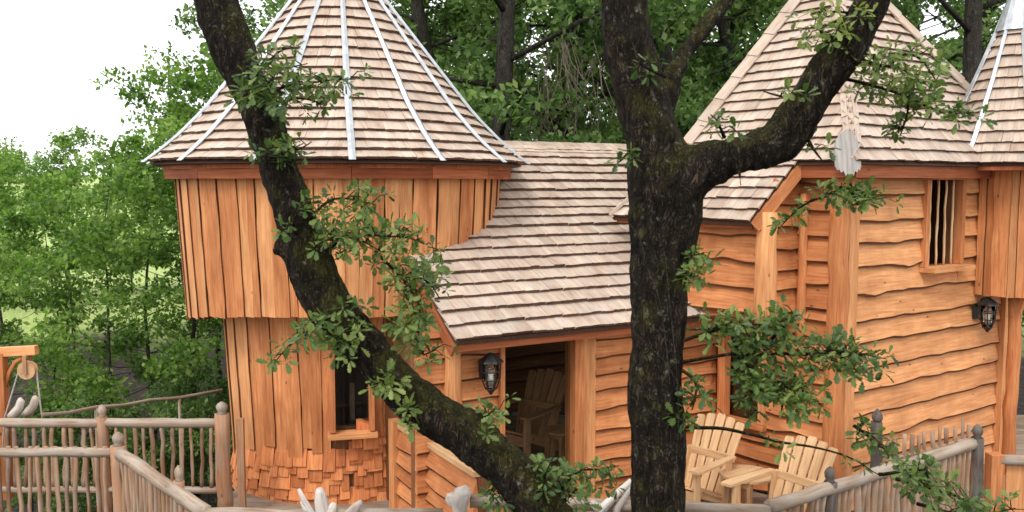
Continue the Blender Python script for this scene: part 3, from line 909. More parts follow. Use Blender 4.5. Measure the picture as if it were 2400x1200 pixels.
# hip caps: overlapping pairs of boards
def hip_caps(a, ap, n1, n2, k, wd=.11):
    d = (ap - a); Ld = d.length; d.normalize()
    for i in range(k):
        c0 = a + d * (Ld * i / k); 
        for nn in (n1, n2):
            sd = nn.cross(d).normalized()
            sd = sd if sd.dot(n1 + n2) < 0 or True else -sd
            other = n2 if nn is n1 else n1
            if sd.dot(other) > 0: sd = -sd
            c = c0 + d * (Ld / k * .5) + nn * (.05 + .006) + sd * wd * .42
            ax, ay, az = sd, nn, (d - nn * .035).normalized()
            MB().box(c, ax, ay, az, wd, .016, Ld / k * 1.12).build('hip_cap', M['shingle'], hroof)
def fn(a, b_, c):
    n = (b_ - a).cross(c - a).normalized()
    return n if n.z > 0 else -n
nL, nR, nB1, nB2 = fn(F_, Lc, AP), fn(F_, Rc, AP), fn(Lc, Bk, AP), fn(Rc, Bk, AP)
hip_caps(Lc, AP, nL, nB1, 10, .17)
hip_caps(Rc, AP, nR, nB2, 10, .17)
hip_caps(F_ + (AP - F_) * .07, AP, nL, nR, 9, .055)
# the lower left corner carries on down the catslide as a hip
MB().bar(A1 + cn_ * .03, B1 + cn_ * .03, .1, .03).build('hip_cap', M['shingle'], hroof)
# grey saddle board at the foot of the front hip: two leaning cheeks with a scalloped foot
dh = (AP - F_).normalized()
fo = (N1 + N2).normalized(); si = Vector((-fo.y, fo.x, 0)); si = si if si.x > 0 else -si
sb_root = MB()
def saddle_cheek(sg):
    b = MB(); vs = []; gs = []
    outl = [(0, .44), (.05, .40), (.10, .33), (.115, .2), (.115, .09), (.10, .05), (.085, .06), (.07, .03), (.05, .045), (.035, .0), (.02, .02), (0, -.01)]
    for dep in (0, -.03):
        for x, z in outl:
            p = F_ - si * .05 + fo * (.10 + dep - x * .55) + si * sg * x + dh * z * .0 + Z * (z - .13) - fo * (z * .42)
            vs.append(p); gs.append((x * sg, dep, z))
    n = len(outl); fs = [tuple(range(n)), tuple(range(n, 2 * n))[::-1]] + [(i, i + 1, n + i + 1, n + i) for i in range(n - 1)]
    if sg < 0: fs = [f[::-1] for f in fs]
    b.add(vs, fs, gs); return b
saddle = saddle_cheek(1).build('saddle_board', M['boardgrey'], hroof)
saddle_cheek(-1).build('saddle_board', M['boardgrey'], hroof)

# ================================================================== TURRET (far right)
TR = P(2372, 390, 10.0); TR = V2(TR.x, TR.y)
turret = empty('small_turret', (TR.x, TR.y, 0), 'slim turret at the right edge with a pointed ribbed shingle roof and white metal tip', 'turret')
tprof = [(0, .80), (.2, .68), (.55, .52), (1.0, .34), (1.45, .17), (1.85, .03)]
troof = cone_roof(turret, TR, 3.5, tprof, 8, math.atan2(-TR.x, TR.y) + rad(12.6), .13, .12, M['cedar'] if False else M['shingle'], .06, 290)
b = MB(); nS = 16; vs = []; fs = []
for h, r in ((1.48, .24), (1.78, .14), (2.2, .03)):
    for k in range(nS):
        a = 2 * math.pi * k / nS; vs.append((TR.x + math.sin(a) * r, TR.y - math.cos(a) * r, 3.5 + h))
for i in range(2):
    for k in range(nS): k2 = (k + 1) % nS; fs.append((i * nS + k, i * nS + k2, (i + 1) * nS + k2, (i + 1) * nS + k))
fs.append(tuple(2 * nS + k for k in range(nS)))
b.add(vs, fs).build('metal_tip', M['metal'], turret)
TRf = lambda z: .37
save = VA; VA_t = math.atan2(-TR.x, TR.y)
wt_ = shell('wall', TR, TRf, 2.08, 3.46, M['inner'], turret, n=24)
a = 0.0; i = 0
while a < 2 * math.pi - .05:
    da = R_.uniform(.075, .125) / .38
    if 2 * math.pi - a - da < .15: da = 2 * math.pi - a
    vboard_round(TR, TRf, a + da / 2 + VA_t, da * .39, 2.06 + R_.uniform(-.02, .02), 3.46, .004 + (.02 if i % 2 else 0), .012).build('plank', M['cedar'] if i % 3 else M['cedar_pale'], wt_)
    a += da; i += 1
disc('floor', TR, 2.1, .02, .33, M['inner'], turret, 20)
disc('soffit', TR, 3.44, .02, .74, M['fascia'], turret, 16)
pb = P(2366, 1000, 9.9)
log_post(V2(pb.x, pb.y), .07, 0, 2.1).build('post', M['cedar'], turret, True)
MB().bar((pb.x, pb.y, 1.7), (TR.x + .1, TR.y - .2, 2.08), .05, .05).build('brace', M['cedar'], turret)

# ================================================================== DECK
deck = empty('deck', (0, 8, 0), kind='structure')
poly = [(-6.2, 8.55), (-3.0, 8.55), (-3.0, 12.6), (5.2, 12.6), (8.0, 12.6), (8.0, 8.0), (4.3, 7.78), (1.9, 6.15), (-2.2, 6.15), (-3.42, 7.62), (-6.2, 7.62)]
def span(y):
    xs = []
    for (x0, y0), (x1, y1) in zip(poly, poly[1:] + poly[:1]):
        if (y0 <= y) != (y1 <= y): xs.append(x0 + (x1 - x0) * (y - y0) / (y1 - y0))
    xs.sort(); return list(zip(xs[::2], xs[1::2]))
y = 6.24
while y < 12.5:
    for x0, x1 in span(y):
        x = x0
        while x < x1 - .05:
            l = min(R_.uniform(2.2, 3.2), x1 - x)
            if x1 - x - l < .5: l = x1 - x
            MB().box((x + l / 2, y, -.02 + R_.uniform(-.002, .002)), Vector((0, 1, 0)), Z, Vector((1, 0, 0)), .132, .034, l - .006).build('plank', M['deck'], deck)
            x += l
    y += .14
for x, y in ((-2, 6.4), (1.7, 6.4), (0, 8), (3.9, 8), (-2.6, 8.2), (-4.5, 8.1), (3, 11), (0, 11), (-2.5, 11), (6, 11), (6.5, 8.4)):
    MB().tube([(x, y, gz(x, y) - .3), (x, y, -.16)], .11, 9).build('stilt', M['postwood'], deck, True)
for y in (6.5, 8.0, 9.6, 11.2):
    sp_ = span(y)
    MB().box(((sp_[0][0] + sp_[-1][1]) / 2, y, -.115), Vector((0, 1, 0)), Z, Vector((1, 0, 0)), .09, .15, sp_[-1][1] - sp_[0][0] - .1).build('joist', M['postwood'], deck)

# ================================================================== BALUSTRADES
def post_obj(parent, p, r, z1, mat, fin=True, sq=False):
    o = log_post(V2(*p), r, 0, z1, 10, .15).build('post', mat, parent, True)
    if fin:
        c = Vector((p[0], p[1], z1))
        r *= .85; pr = [(0, r * .9), (.02, r * .6), (.035, r * .8), (.07, r * .9), (.10, r * .62), (.115, r * .25), (.12, .01)]
        MB().tube([c + Z * h for h, _ in pr], [q for _, q in pr], 10, .12).build('finial', M['greywood'] if mat is not M['darkpost'] else mat, o, True)
    return o
BAL = []
for k in range(7):
    pts = [Vector((.014 * noise.noise(Vector((k * 5.1, j * .5, 0))), .01 * noise.noise(Vector((k * 3.1, j * .5, 7))), -.5 + j / 7)) for j in range(8)]
    pts[0].z = -.5; pts[-1].z = .5
    b = MB().tube(pts, [.0185 + .005 * noise.noise(Vector((k * 2.2, j * .8, 3))) for j in range(8)], 5, .1)
    b.sm = True; me = b.mesh('baluster', (0, 0, 0)); me.materials.append(M['baluster']); BAL.append(me)
def balusters(parent, p0, p1, z0, z1, sp_=.095, ztopf=None, mat=None, name='baluster', thick=1.0):
    p0 = V2(*p0); p1 = V2(*p1); L = (p1 - p0).length; n = max(1, int(L / sp_))
    for i in range(n):
        t = (i + .5 + R_.uniform(-.18, .18)) / n
        za, zb = z0, (z1 if ztopf is None else ztopf(t))
        q = p0.lerp(p1, t); q.z = (za + zb) / 2
        o = bpy.data.objects.new(name, R_.choice(BAL)); COL.objects.link(o); o.parent = parent
        o.matrix_basis = Matrix.Translation(q - WPOS[parent.name]) @ Matrix.Rotation(R_.uniform(-.035, .035), 4, (p1 - p0).cross(Z)) @ Matrix.Rotation(R_.random() * 6, 4, 'Z') @ Matrix.Diagonal((R_.uniform(.8, 1.35) * thick, R_.uniform(.8, 1.3) * thick, zb - za, 1))
def rail(parent, p0, p1, z, r, name, mat, z2=None):
    z2 = z if z2 is None else z2
    p0 = Vector((p0[0], p0[1], z)); p1 = Vector((p1[0], p1[1], z2)); n = max(4, int((p1 - p0).length / .18)); sd = R_.random() * 30
    pts = [p0.lerp(p1, i / n) + Vector((0, 0, .012 * noise.noise(Vector((sd, i * .5, 0))))) for i in range(n + 1)]
    return MB().tube(pts, r, 9, .22).build(name, mat, parent, True)
def px_at(px, d): return ((px - 1200) / FPX * d, d)
# far run of the walkway
f1 = empty('walkway_balustrade', (-4, 8.5, 0), 'far rail of the left walkway, sticks under a grey pole, ending against the tower', 'railing')
pA, pB, pC = (-6.2, 8.5), px_at(222, 8.5), px_at(508, 8.5)
rail(f1, pA, pC, .97, .045, 'top_rail', M['greywood']); rail(f1, pA, pC, .3, .032, 'bottom_rail', M['greywood'])
post_obj(f1, pB, .058, 1.03, M['postwood']); post_obj(f1, pC, .075, 1.06, M['postwood'])
balusters(f1, pA, (pB[0] - .07, 8.5), .3, .97, .092); balusters(f1, (pB[0] + .07, 8.5), (pC[0] - .07, 8.5), .3, .97, .092)
MB().bar((pC[0] + .16, 8.55, .0), (pC[0] + .16, 8.55, 1.0), .07, .05).build('post', M['postwood'], f1)
# near run and the diagonal run that comes towards the camera
f2 = empty('walkway_balustrade', (-3.46, 7.65, 0), 'near rail of the left walkway that turns and slopes down towards the viewer', 'railing')
pD = px_at(258, 7.65); pE = px_at(400, 6.72); pF = (-2.2, 6.2)
rail(f2, (-6.2, 7.65), pD, .94, .042, 'top_rail', M['greywood']); rail(f2, (-6.2, 7.65), pD, .36, .03, 'bottom_rail', M['greywood'])
rail(f2, pD, pF, .94, .055, 'top_rail', M['greywood']); rail(f2, pD, pF, .3, .035, 'bottom_rail', M['greywood'])
post_obj(f2, pD, .07, 1.0, M['postwood']); post_obj(f2, pE, .045, 1.0, M['postwood']); post_obj(f2, pF, .06, .9, M['postwood'], False)
balusters(f2, (-6.2, 7.65), (pD[0] - .08, 7.65), .05, .99, .085, thick=1.15)
balusters(f2, pD, pF, .05, .98, .085, thick=1.15)
# front run along the bottom edge of the picture
f3 = empty('front_balustrade', (0, 6.2, 0), 'front rail at the deck edge with bleached driftwood rising from it', 'railing')
rail(f3, pF, (-.5, 6.2), .93, .045, 'top_rail', M['greywood']); rail(f3, (-.3, 6.2), (1.85, 6.2), 1.03, .045, 'top_rail', M['greywood'], .96)
rail(f3, pF, (1.85, 6.2), .3, .035, 'bottom_rail', M['greywood'])
balusters(f3, pF, (1.85, 6.2), .05, .94, .11)
# right run, climbing the picture to the right
f4 = empty('deck_balustrade', (1.85, 6.2, 0), 'grey pole rail in front of the two chairs with dark knobbed posts', 'railing')
pG, pH, pI = (1.85, 6.2), px_at(1963, 6.6), (4.15, 7.77)
rail(f4, pG, pI, .985, .052, 'top_rail', M['greywood']); rail(f4, pG, pI, .28, .035, 'bottom_rail', M['greywood'])
post_obj(f4, pH, .055, 1.03, M['darkpost']); post_obj(f4, (pI[0] - .0, pI[1] - .02), .06, 1.04, M['darkpost'])
balusters(f4, pG, pI, .05, .98, .08, thick=1.3)
pJ = (4.42, 7.86)
MB().box((pI[0] + .26, pI[1] + .15, .42), Vector((1, 0, 0)), Vector((0, 1, 0)), Z, .12, .12, .84).build('post', M['cedar'], f4)
f5 = empty('deck_balustrade', (5.0, 7.9, 0), 'lower grey rail running off past the orange post at the right edge', 'railing')
rail(f5, (4.44, 7.9), (7.6, 7.9), .79, .048, 'top_rail', M['greywood'])
for i in range(9):
    MB().box((4.62 + i * .21, 7.93, .38), Vector((1, 0, 0)), Vector((0, 1, 0)), Z, .19, .02, .74, jit=.006).build('panel_board', M['cedar_pale'], f5)
# picket gate behind the rail
g = empty('picket_gate', (3.9, 8.2, 0), 'stick gate hung on a dark post before the right wall boards', 'gate')
gp0, gp1 = px_at(2072, 7.95), px_at(2300, 8.35)
log_post(V2(*gp0), .055, 0, 1.13, 9, .3).build('post', M['darkpost'], g, True)
MB().tube([(gp0[0], gp0[1], 1.12), (gp0[0], gp0[1], 1.16), (gp0[0], gp0[1], 1.2), (gp0[0], gp0[1], 1.25)], [.03, .05, .045, .01], 9, .2).build('finial', M['darkpost'], g, True)
balusters(g, (gp0[0] + .08, gp0[1] + .03), gp1, .1, 1.0, .085, ztopf=lambda t: .94 + .08 * t + R_.uniform(-.03, .05), name='picket', thick=.95)
rail(g, gp0, gp1, .74, .016, 'gate_rail', M['baluster'], .86); rail(g, gp0, gp1, .3, .02, 'gate_rail', M['baluster'], .32)
# solid parapet that comes from the tower towards the camera
par = empty('boarded_parapet', (-1.09, 8.7, 0), 'waist high boarded parapet with a pale slanting cap below the leaning trunk', 'parapet')
PA, PB = V2(-1.12, 8.72), V2(-.28, 7.2); pd = (PB - PA).normalized(); pn = Vector((-pd.y, pd.x, 0)); pn = pn if pn.x < 0 else -pn; pl = (PB - PA).length
bw = backing(par, PA, pd, pn, 0, pl, 0, .86, [], M['inner'])
clad(bw, PA, pd, pn, .02, pl, 0, .85, .17, (), 'cedar', .012, seed=300)
MB().bar(PA + Z * .89 - pn * .03, PB + Z * .89 - pn * .03, .15, .045).build('cap_rail', M['chair'], par)
MB().box(PA + pn * .04 + Z * .47 - pd * .03, pd, pn, Z, .13, .1, .94).build('post', M['cedar_pale'], par)
MB().box(PA + pn * .05 + pd * .52 + Z * .42, pd, pn, Z, .09, .06, .84).build('post', M['cedar'], par)

# ================================================================== FURNITURE
def adirondack(name):
    root = empty(name, (0, 0, 0))
    X = Vector((1, 0, 0)); Y = Vector((0, 1, 0))
    # faces -Y ; side frames
    for sx in (-1, 1):
        x = sx * .25
        MB().box((x, -.28, .28), X, Y, Z, .03, .09, .56).build('front_leg', M['chair'], root)
        MB().bar((x * .9, -.3, .36), (x * .9, .42, .06), .025, .1).build('seat_rail', M['chair'], root)
        MB().bar((x * .98, .2, .0), (x * .98, .3, .58), .03, .07).build('rear_leg', M['chair'], root)
        b = MB(); c = Vector((sx * .285, -.03, .575))
        off = Vector((R_.random() * 9, 0, 0))
        out = [(-.055, -.36), (.05, -.37), (.065, -.28), (.055, 0), (.03, .33), (-.03, .34), (-.04, 0), (-.06, -.28)]
        vs = [c + Vector((u * sx, v, h)) for h in (-.012, .012) for u, v in out]
        n = len(out); fs = [tuple(range(n))[::-1], tuple(range(n, 2 * n))] + [(i, (i + 1) % n, n + (i + 1) % n, n + i) for i in range(n)]
        if sx < 0: fs = [f[::-1] for f in fs]
        b.add(vs, fs, [off + Vector((v.x, v.z, v.y)) for v in vs]); b.build('arm', M['chair'], root)
    MB().box((0, -.32, .3), Y, Z, X, .022, .11, .48).build('apron', M['chair'], root)
    MB().box((0, .33, .545), Y, Z, X, .03, .07, .54).build('back_brace', M['chair'], root)
    for i in range(6):
        t = i / 5; y = -.31 + .5 * t; z = .375 - .2 * t
        MB().box((0, y, z), Vector((0, .93, -.37)), Vector((0, .37, .93)), X, .085, .018, .5).build('seat_slat', M['chair'], root)
    hs = [.76, .79, .81, .79, .76]
    for i in range(5):
        u = i - 2
        base = Vector((u * .088, .17, .17)); top = Vector((u * .118, .17 + hs[i] * .44, .17 + hs[i] * .93))
        d = (top - base); Ld = d.length; d.normalize()
        nn = X.cross(d).normalized(); ax = d.cross(nn).normalized()
        b = MB(); off = Vector((R_.random() * 9, R_.random() * 9, R_.random() * 9)); vs = []; gs = []
        prof = [(0, .036), (.6, .043), (.955, .048), (.985, .043), (1.0, .03)]
        for dy in (-.009, .009):
            for t, hwid in prof: vs.append(base + d * Ld * t - ax * hwid + nn * dy); gs.append(off + Vector((-hwid, dy, t * Ld)))
            for t, hwid in prof[::-1]: vs.append(base + d * Ld * t + ax * hwid + nn * dy); gs.append(off + Vector((hwid, dy, t * Ld)))
        n = 10; fs = [tuple(range(n)), tuple(range(n, 2 * n))[::-1]] + [(i_, n + i_, n + (i_ + 1) % n, (i_ + 1) % n) for i_ in range(n)]
        b.add(vs, fs, gs); b.build('back_slat', M['chair'], root)
    return root
def copy_tree(o, parent=None):
    c = o.copy(); COL.objects.link(c); c.parent = parent
    for ch in o.children: copy_tree(ch, c)
    return c
CH = 'slatted garden armchairs'
def place(o, x, y, face, label, cat, group, z=0, s=1.0):
    o.location = (x, y, z); o.rotation_euler = (0, 0, math.atan2(face[1], face[0]) + math.pi / 2); o.scale = (s, s, s)
    tag(o, label, cat, group)
ch1 = adirondack('garden_armchair')
ch2 = copy_tree(ch1); ch3 = copy_tree(ch1)
place(ch1, 2.42, 7.86, (-.79, -.61), 'pale slatted armchair right of the small table, nearest the grey rail', 'armchair', CH)
place(ch2, 1.80, 8.66, (-.72, -.69), 'pale slatted armchair left of the small table, beside the upright trunk', 'armchair', CH)
place(ch3, .14, 10.45, (-.60, -.80), 'dim slatted armchair standing inside the dark doorway', 'armchair', CH, 0, 1.08)
def side_table(name, x, y, label, r=.27, h=.44):
    t = empty(name, (x, y, 0), label, 'side table', 'small side tables by the chairs')
    k = 6; X = Vector((.8, .6, 0)); Y = Vector((-.6, .8, 0))
    for i in range(k):
        u0 = -r + 2 * r * i / k + .003; u1 = -r + 2 * r * (i + 1) / k - .003
        vs = []; m = 4
        side = []
        for j in range(m + 1):
            u = u0 + (u1 - u0) * j / m; side.append((u, math.sqrt(max(0.0004, r * r - u * u)) * 1.0))
        out = side + [(u, -v) for u, v in side[::-1]]
        n = len(out)
        for hh in (h - .022, h):
            vs += [Vector((x, y, hh)) + X * v + Y * u for u, v in out]
        fs = [tuple(range(n)), tuple(range(n, 2 * n))[::-1]] + [(a, n + a, n + (a + 1) % n, (a + 1) % n) for a in range(n)]
        off = R_.random() * 9
        MB().add(vs, fs, [Vector(((v - Vector((x, y, 0))).dot(Y) + off, v.z, (v - Vector((x, y, 0))).dot(X))) for v in vs]).build('top_slat', M['chair'], t)
    for sx in (-1, 1):
        for sy in (-1, 1):
            q = Vector((x, y, 0)) + X * sx * r * .6 + Y * sy * r * .6
            MB().box(q + Z * (h - .03) / 2, X, Y, Z, .04, .04, h - .03).build('leg', M['chair'], t)
        MB().bar(Vector((x, y, h - .06)) + X * sx * r * .6 - Y * r * .55, Vector((x, y, h - .06)) + X * sx * r * .6 + Y * r * .55, .02, .06).build('apron', M['chair'], t)
side_table('side_table', 2.33, 8.58, 'small round slatted table between the two outdoor armchairs')
side_table('side_table', .60, 10.3, 'low side table just inside the dark doorway', .22, .4)

def lantern(p, n, label, s=1.0):
    p = Vector(p); t = empty('wall_lantern', p, label, 'lantern', 'wall lanterns by the doors')
    si = Vector((-n.y, n.x, 0)); c = p + n * .15
    MB().box(p + n * .012, si, n, Z, .09 * s, .024, .16 * s).build('wall_plate', M['iron'], t)
    MB().tube([p + n * .02 + Z * .05, p + n * .08 + Z * .13 * s, p + n * .15 + Z * .15 * s], .011, 6).build('arm', M['iron'], t, True)
    b = MB(); k = 6
    pr = [(.155, .015), (.13, .05), (.09, .105), (.075, .11)]
    b.tube([c + Z * h * s for h, _ in pr], [r * s for _, r in pr], k).build('cap', M['iron'], t)
    cage = MB()
    for i in range(k):
        a = 2 * math.pi * i / k
        d = Vector((math.cos(a), math.sin(a), 0))
        cage.tube([c + d * .085 * s + Z * .08 * s, c + d * .078 * s - Z * .06 * s, c + d * .045 * s - Z * .15 * s], .006 * s, 4)
    for h, r in ((.0, .082), (-.07, .078), (-.15, .046)):
        cage.tube([c + Vector((math.cos(i * math.pi / 6) * r * s, math.sin(i * math.pi / 6) * r * s, h * s)) for i in range(13)], .0055 * s, 4)
    cage.build('cage', M['iron'], t)
    MB().tube([c + Z * h * s for h in (.07, -.06, -.14)], [r * s for r in (.068, .064, .038)], 10).build('glass_jar', M['glass'], t, True)
    MB().tube([c - Z * .12 * s, c - Z * .02 * s], .022 * s, 8).build('candle', M['wax'], t, True)
    MB().tube([c - Z * .15 * s, c - Z * .17 * s, c - Z * .2 * s], [.046 * s, .03 * s, .008 * s], 8).build('foot', M['iron'], t)
lp = CwR + U2 * s_on(CwR, U2, 2283) + N2 * .05
lantern((lp.x, lp.y, 1.86), N2, 'caged iron lantern on the pale boards under the small turret', 1.12)
lp = WA_ + CW * s_on(WA_, CW, 1126) + CN * .05
lantern((lp.x, lp.y, 1.55), CN, 'caged iron lantern beside the dark cabin doorway', 1.12)

# ================================================================== PULLEY RIG, POLE, DRIFTWOOD
pu = empty('pulley_hoist', (-5.1, 9.0, 0), 'orange timber hoist with a wooden pulley wheel at the left edge', 'hoist')
a_, b_ = P(-60, 828, 9.0), P(86, 820, 9.0)
MB().bar(a_, b_, .08, .09).build('beam', M['cedar_pale'], pu)
q = P(6, 980, 9.0); MB().box((q.x, q.y, .5 * (b_.z + 0)), Vector((1, 0, 0)), Vector((0, 1, 0)), Z, .11, .1, b_.z - .06).build('post', M['cedar'], pu)
MB().tube([P(14, 905, 9), P(22, 872, 9), P(36, 848, 9), P(52, 838, 9)], .022, 6).build('brace', M['cedar'], pu, True)
c = P(65, 867, 8.98)
MB().tube([c + Vector((0, -.035, 0)), c + Vector((0, -.02, 0)), c + Vector((0, 0, 0)), c + Vector((0, .02, 0)), c + Vector((0, .035, 0))], [.092, .092, .07, .092, .092], 20).build('pulley_wheel', M['chair'], pu, False)
MB().box(c + Vector((0, -.055, .06)), Vector((1, 0, 0)), Vector((0, 1, 0)), Z, .04, .015, .2).build('hanger', M['postwood'], pu)
MB().box(c + Vector((0, .055, .06)), Vector((1, 0, 0)), Vector((0, 1, 0)), Z, .04, .015, .2).build('hanger', M['postwood'], pu)
r1 = MB(); r1.tube([c + Vector((-.09, 0, 0)), P(12, 975, 8.95), P(5, 1060, 8.95)], .008, 5); r1.build('rope', M['rope'], pu)
r1 = MB(); r1.tube([c + Vector((.09, 0, 0)), P(98, 975, 8.95), P(104, 1100, 8.95)], .008, 5); r1.build('rope', M['rope'], pu)
for px, py, k in ((38, 955, 0), (72, 950, 1)):
    p = P(px, py, 8.75)
    dw = MB().tube([p + Vector((-.07, 0, -.1)), p + Vector((-.02, 0, -.06)), p + Vector((.03, 0, .0)), p + Vector((.05, 0, .07)), p + Vector((.04, 0, .1))], [.035, .05, .042, .04, .015], 8, .4, ws=9)
    tag(dw.build('driftwood_stump', M['drift'], None, True), ['small pale driftwood knob on the far rail, directly under the pulley rope', 'small pale driftwood knob on the far rail, right of its twin'][k], 'driftwood', 'driftwood knobs by the pulley')
# grey pole handrail on the bank behind
pr_ = empty('pole_handrail', P(300, 1000, 10.6), 'thin grey pole handrail running up the dark bank behind the walkway', 'handrail')
pts = [P(x, 972 - (x - 100) * .137 + (4 if i % 2 else 0), 9.3 + i * .33) for i, x in enumerate((100, 160, 225, 290, 350, 420, 520))]
MB().tube(pts, .021, 7, .3).build('pole', M['greywood'], pr_, True)
for i in (2, 5):
    p = pts[i]; MB().tube([(p.x, p.y, gz(p.x, p.y) - .2), p], .02, 6, .3).build('post', M['greywood'], pr_, True)

def drift(name, segs, label):
    b = MB()
    for pts, rr in segs:
        pts = [Vector(p) for p in pts]
        # resample smoothly
        b.tube(pts, rr, 9, .35, ws=7)
    o = b.build(name, M['drift'], None, True)
    tag(o, label, 'driftwood', 'bleached driftwood on the front rail')
D = 6.15
_P = P
def P(x, y, d): return _P(x, y + 14, d) if y < 1210 else _P(x, y, d)
drift('driftwood', [([P(745, 1225, D), P(728, 1185, D), P(712, 1158, D), P(700, 1132, D)], [.035, .028, .022, .012]), ([P(728, 1185, D), P(716, 1178, D), P(705, 1160, D)], [.03, .024, .01])], 'thin forked driftwood branch, leftmost on the front rail')
drift('driftwood', [([P(770, 1225, D), P(758, 1190, D), P(752, 1160, D), P(750, 1140, D), P(748, 1130, D)], [.062, .056, .05, .04, .02]), ([P(764, 1205, D), P(778, 1180, D), P(783, 1165, D)], [.05, .035, .015])], 'thick bleached driftwood stump standing before the tower shingles')
drift('driftwood', [([P(805, 1225, D), P(822, 1192, D), P(836, 1172, D), P(847, 1160, D)], [.05, .042, .03, .015])], 'pointed driftwood stub leaning right beside the thick stump')
drift('driftwood', [([P(560, 1225, D), P(600, 1200, D), P(650, 1196, D)], [.03, .035, .02])], 'low driftwood stick lying along the front rail before the tower')
drift('driftwood', [([P(1085, 1230, D), P(1080, 1190, D), P(1078, 1160, D), P(1085, 1142, D), P(1098, 1132, D)], [.06, .05, .075, .07, .035]), ([P(1078, 1162, D), P(1060, 1156, D), P(1046, 1150, D)], [.06, .055, .025])], 'broad white driftwood head at the foot of the leaning trunk')
drift('driftwood', [([P(1395, 1225, D), P(1410, 1180, D), P(1440, 1150, D), P(1480, 1112, D)], [.03, .035, .03, .02]), ([P(1440, 1225, D), P(1448, 1175, D), P(1470, 1140, D), P(1500, 1100, D)], [.03, .028, .022, .015]), ([P(1410, 1180, D), P(1395, 1172, D), P(1386, 1160, D)], [.04, .035, .02])], 'tangle of driftwood limbs against the upright trunk')

P = _P
# ================================================================== FOREGROUND OAKS
def resample(pts, step=.06):
    """Catmull-Rom through (Vector, radius)"""
    out = []
    n = len(pts)
    for i in range(n - 1):
        p0, p1, p2, p3 = pts[max(0, i - 1)], pts[i], pts[i + 1], pts[min(n - 1, i + 2)]
        k = max(1, int((p2[0] - p1[0]).length / step))
        for j in range(k):
            t = j / k
            def cr(a, b, c, d): return .5 * ((2 * b) + (c - a) * t + (2 * a - 5 * b + 4 * c - d) * t * t + (3 * b - a - 3 * c + d) * t ** 3)
            out.append((cr(p0[0], p1[0], p2[0], p3[0]), cr(p0[1], p1[1], p2[1], p3[1])))
    out.append(pts[-1]); return out
def px_path(lst, d0, d1):
    n = len(lst); return [(P(x, y, d0 + (d1 - d0) * i / (n - 1)), hw / FPX * (d0 + (d1 - d0) * i / (n - 1))) for i, (x, y, hw) in enumerate(lst)]
def big_trunk(name, paths, parent, extra_twigs=()):
    b = MB()
    for pa in paths:
        rs = resample(pa, .05)
        b.tube([p for p, r in rs], [r * .93 for p, r in rs], 20, .10, ws=2.0)
    me0 = b.mesh('tmp', (0, 0, 0)); o = bpy.data.objects.new('tmp', me0); COL.objects.link(o)
    m = o.modifiers.new('r', 'REMESH'); m.mode = 'VOXEL'; m.voxel_size = .017
    m2 = o.modifiers.new('s', 'SMOOTH'); m2.iterations = 6; m2.factor = .6
    dg = bpy.context.evaluated_depsgraph_get(); ev = o.evaluated_get(dg)
    me = bpy.data.meshes.new_from_object(ev)
    bpy.data.objects.remove(o)
    nv = len(me.vertices); co = np.empty(nv * 3); me.vertices.foreach_get('co', co); co = co.reshape(-1, 3)
    no = np.empty(nv * 3); me.vertices.foreach_get('normal', no); no = no.reshape(-1, 3)
    dsp = np.empty(nv)
    for i in range(nv):
        x, y, z = co[i]
        dsp[i] = .030 * noise.noise(Vector((x * 4, y * 4, z * 2.2))) + .016 * noise.noise(Vector((x * 11, y * 11, z * 5))) + .011 * noise.noise(Vector((x * 30, y * 30, z * 12)))
    co += no * dsp[:, None]
    c = Vector(paths[0][0][0])
    co -= np.array(c)
    me.vertices.foreach_set('co', co.ravel()); me.polygons.foreach_set('use_smooth', [True] * len(me.polygons)); me.update()
    me.materials.clear()
    return link_mesh(name, me, M['bark'], parent, c)

def oak_leaf(k):
    """lobed leaf along +Z, width X, curl Y, length 1"""
    rr = random.Random(k + 5)
    half = [(0, .0), (.10, .03), (.22, .13), (.30, .10), (.42, .22), (.50, .15), (.64, .27), (.72, .18), (.84, .20), (.93, .12), (1.0, .0)]
    vs = []; fs = []
    n = len(half)
    cu = rr.uniform(-.25, .35)
    for t, wd in half: vs.append((0, cu * t * t - .0, t))
    for sg in (-1, 1):
        for t, wd in half:
            wd2 = wd * rr.uniform(.85, 1.15); vs.append((sg * wd2, cu * t * t + wd2 * .35 + rr.uniform(-.02, .02), t + (.02 if wd > .15 else 0)))
    for s_ in (0, 1):
        o = n * (s_ + 1)
        for i in range(n - 1):
            q = (i, o + i, o + i + 1, i + 1)
            if i == 0: q = (0, o + 1, 1)
            elif i == n - 2: q = (i, o + i, i + 1)
            fs.append(q if s_ else q[::-1])
    return vs, fs
LEAFV = [oak_leaf(k) for k in range(5)]
LM = {}
def leaf_mesh(k, mat):
    if (k, mat.name) not in LM:
        me = bpy.data.meshes.new('leaf'); me.from_pydata(LEAFV[k][0], [], LEAFV[k][1]); me.update(); me.materials.append(mat); LM[(k, mat.name)] = me
    return LM[(k, mat.name)]
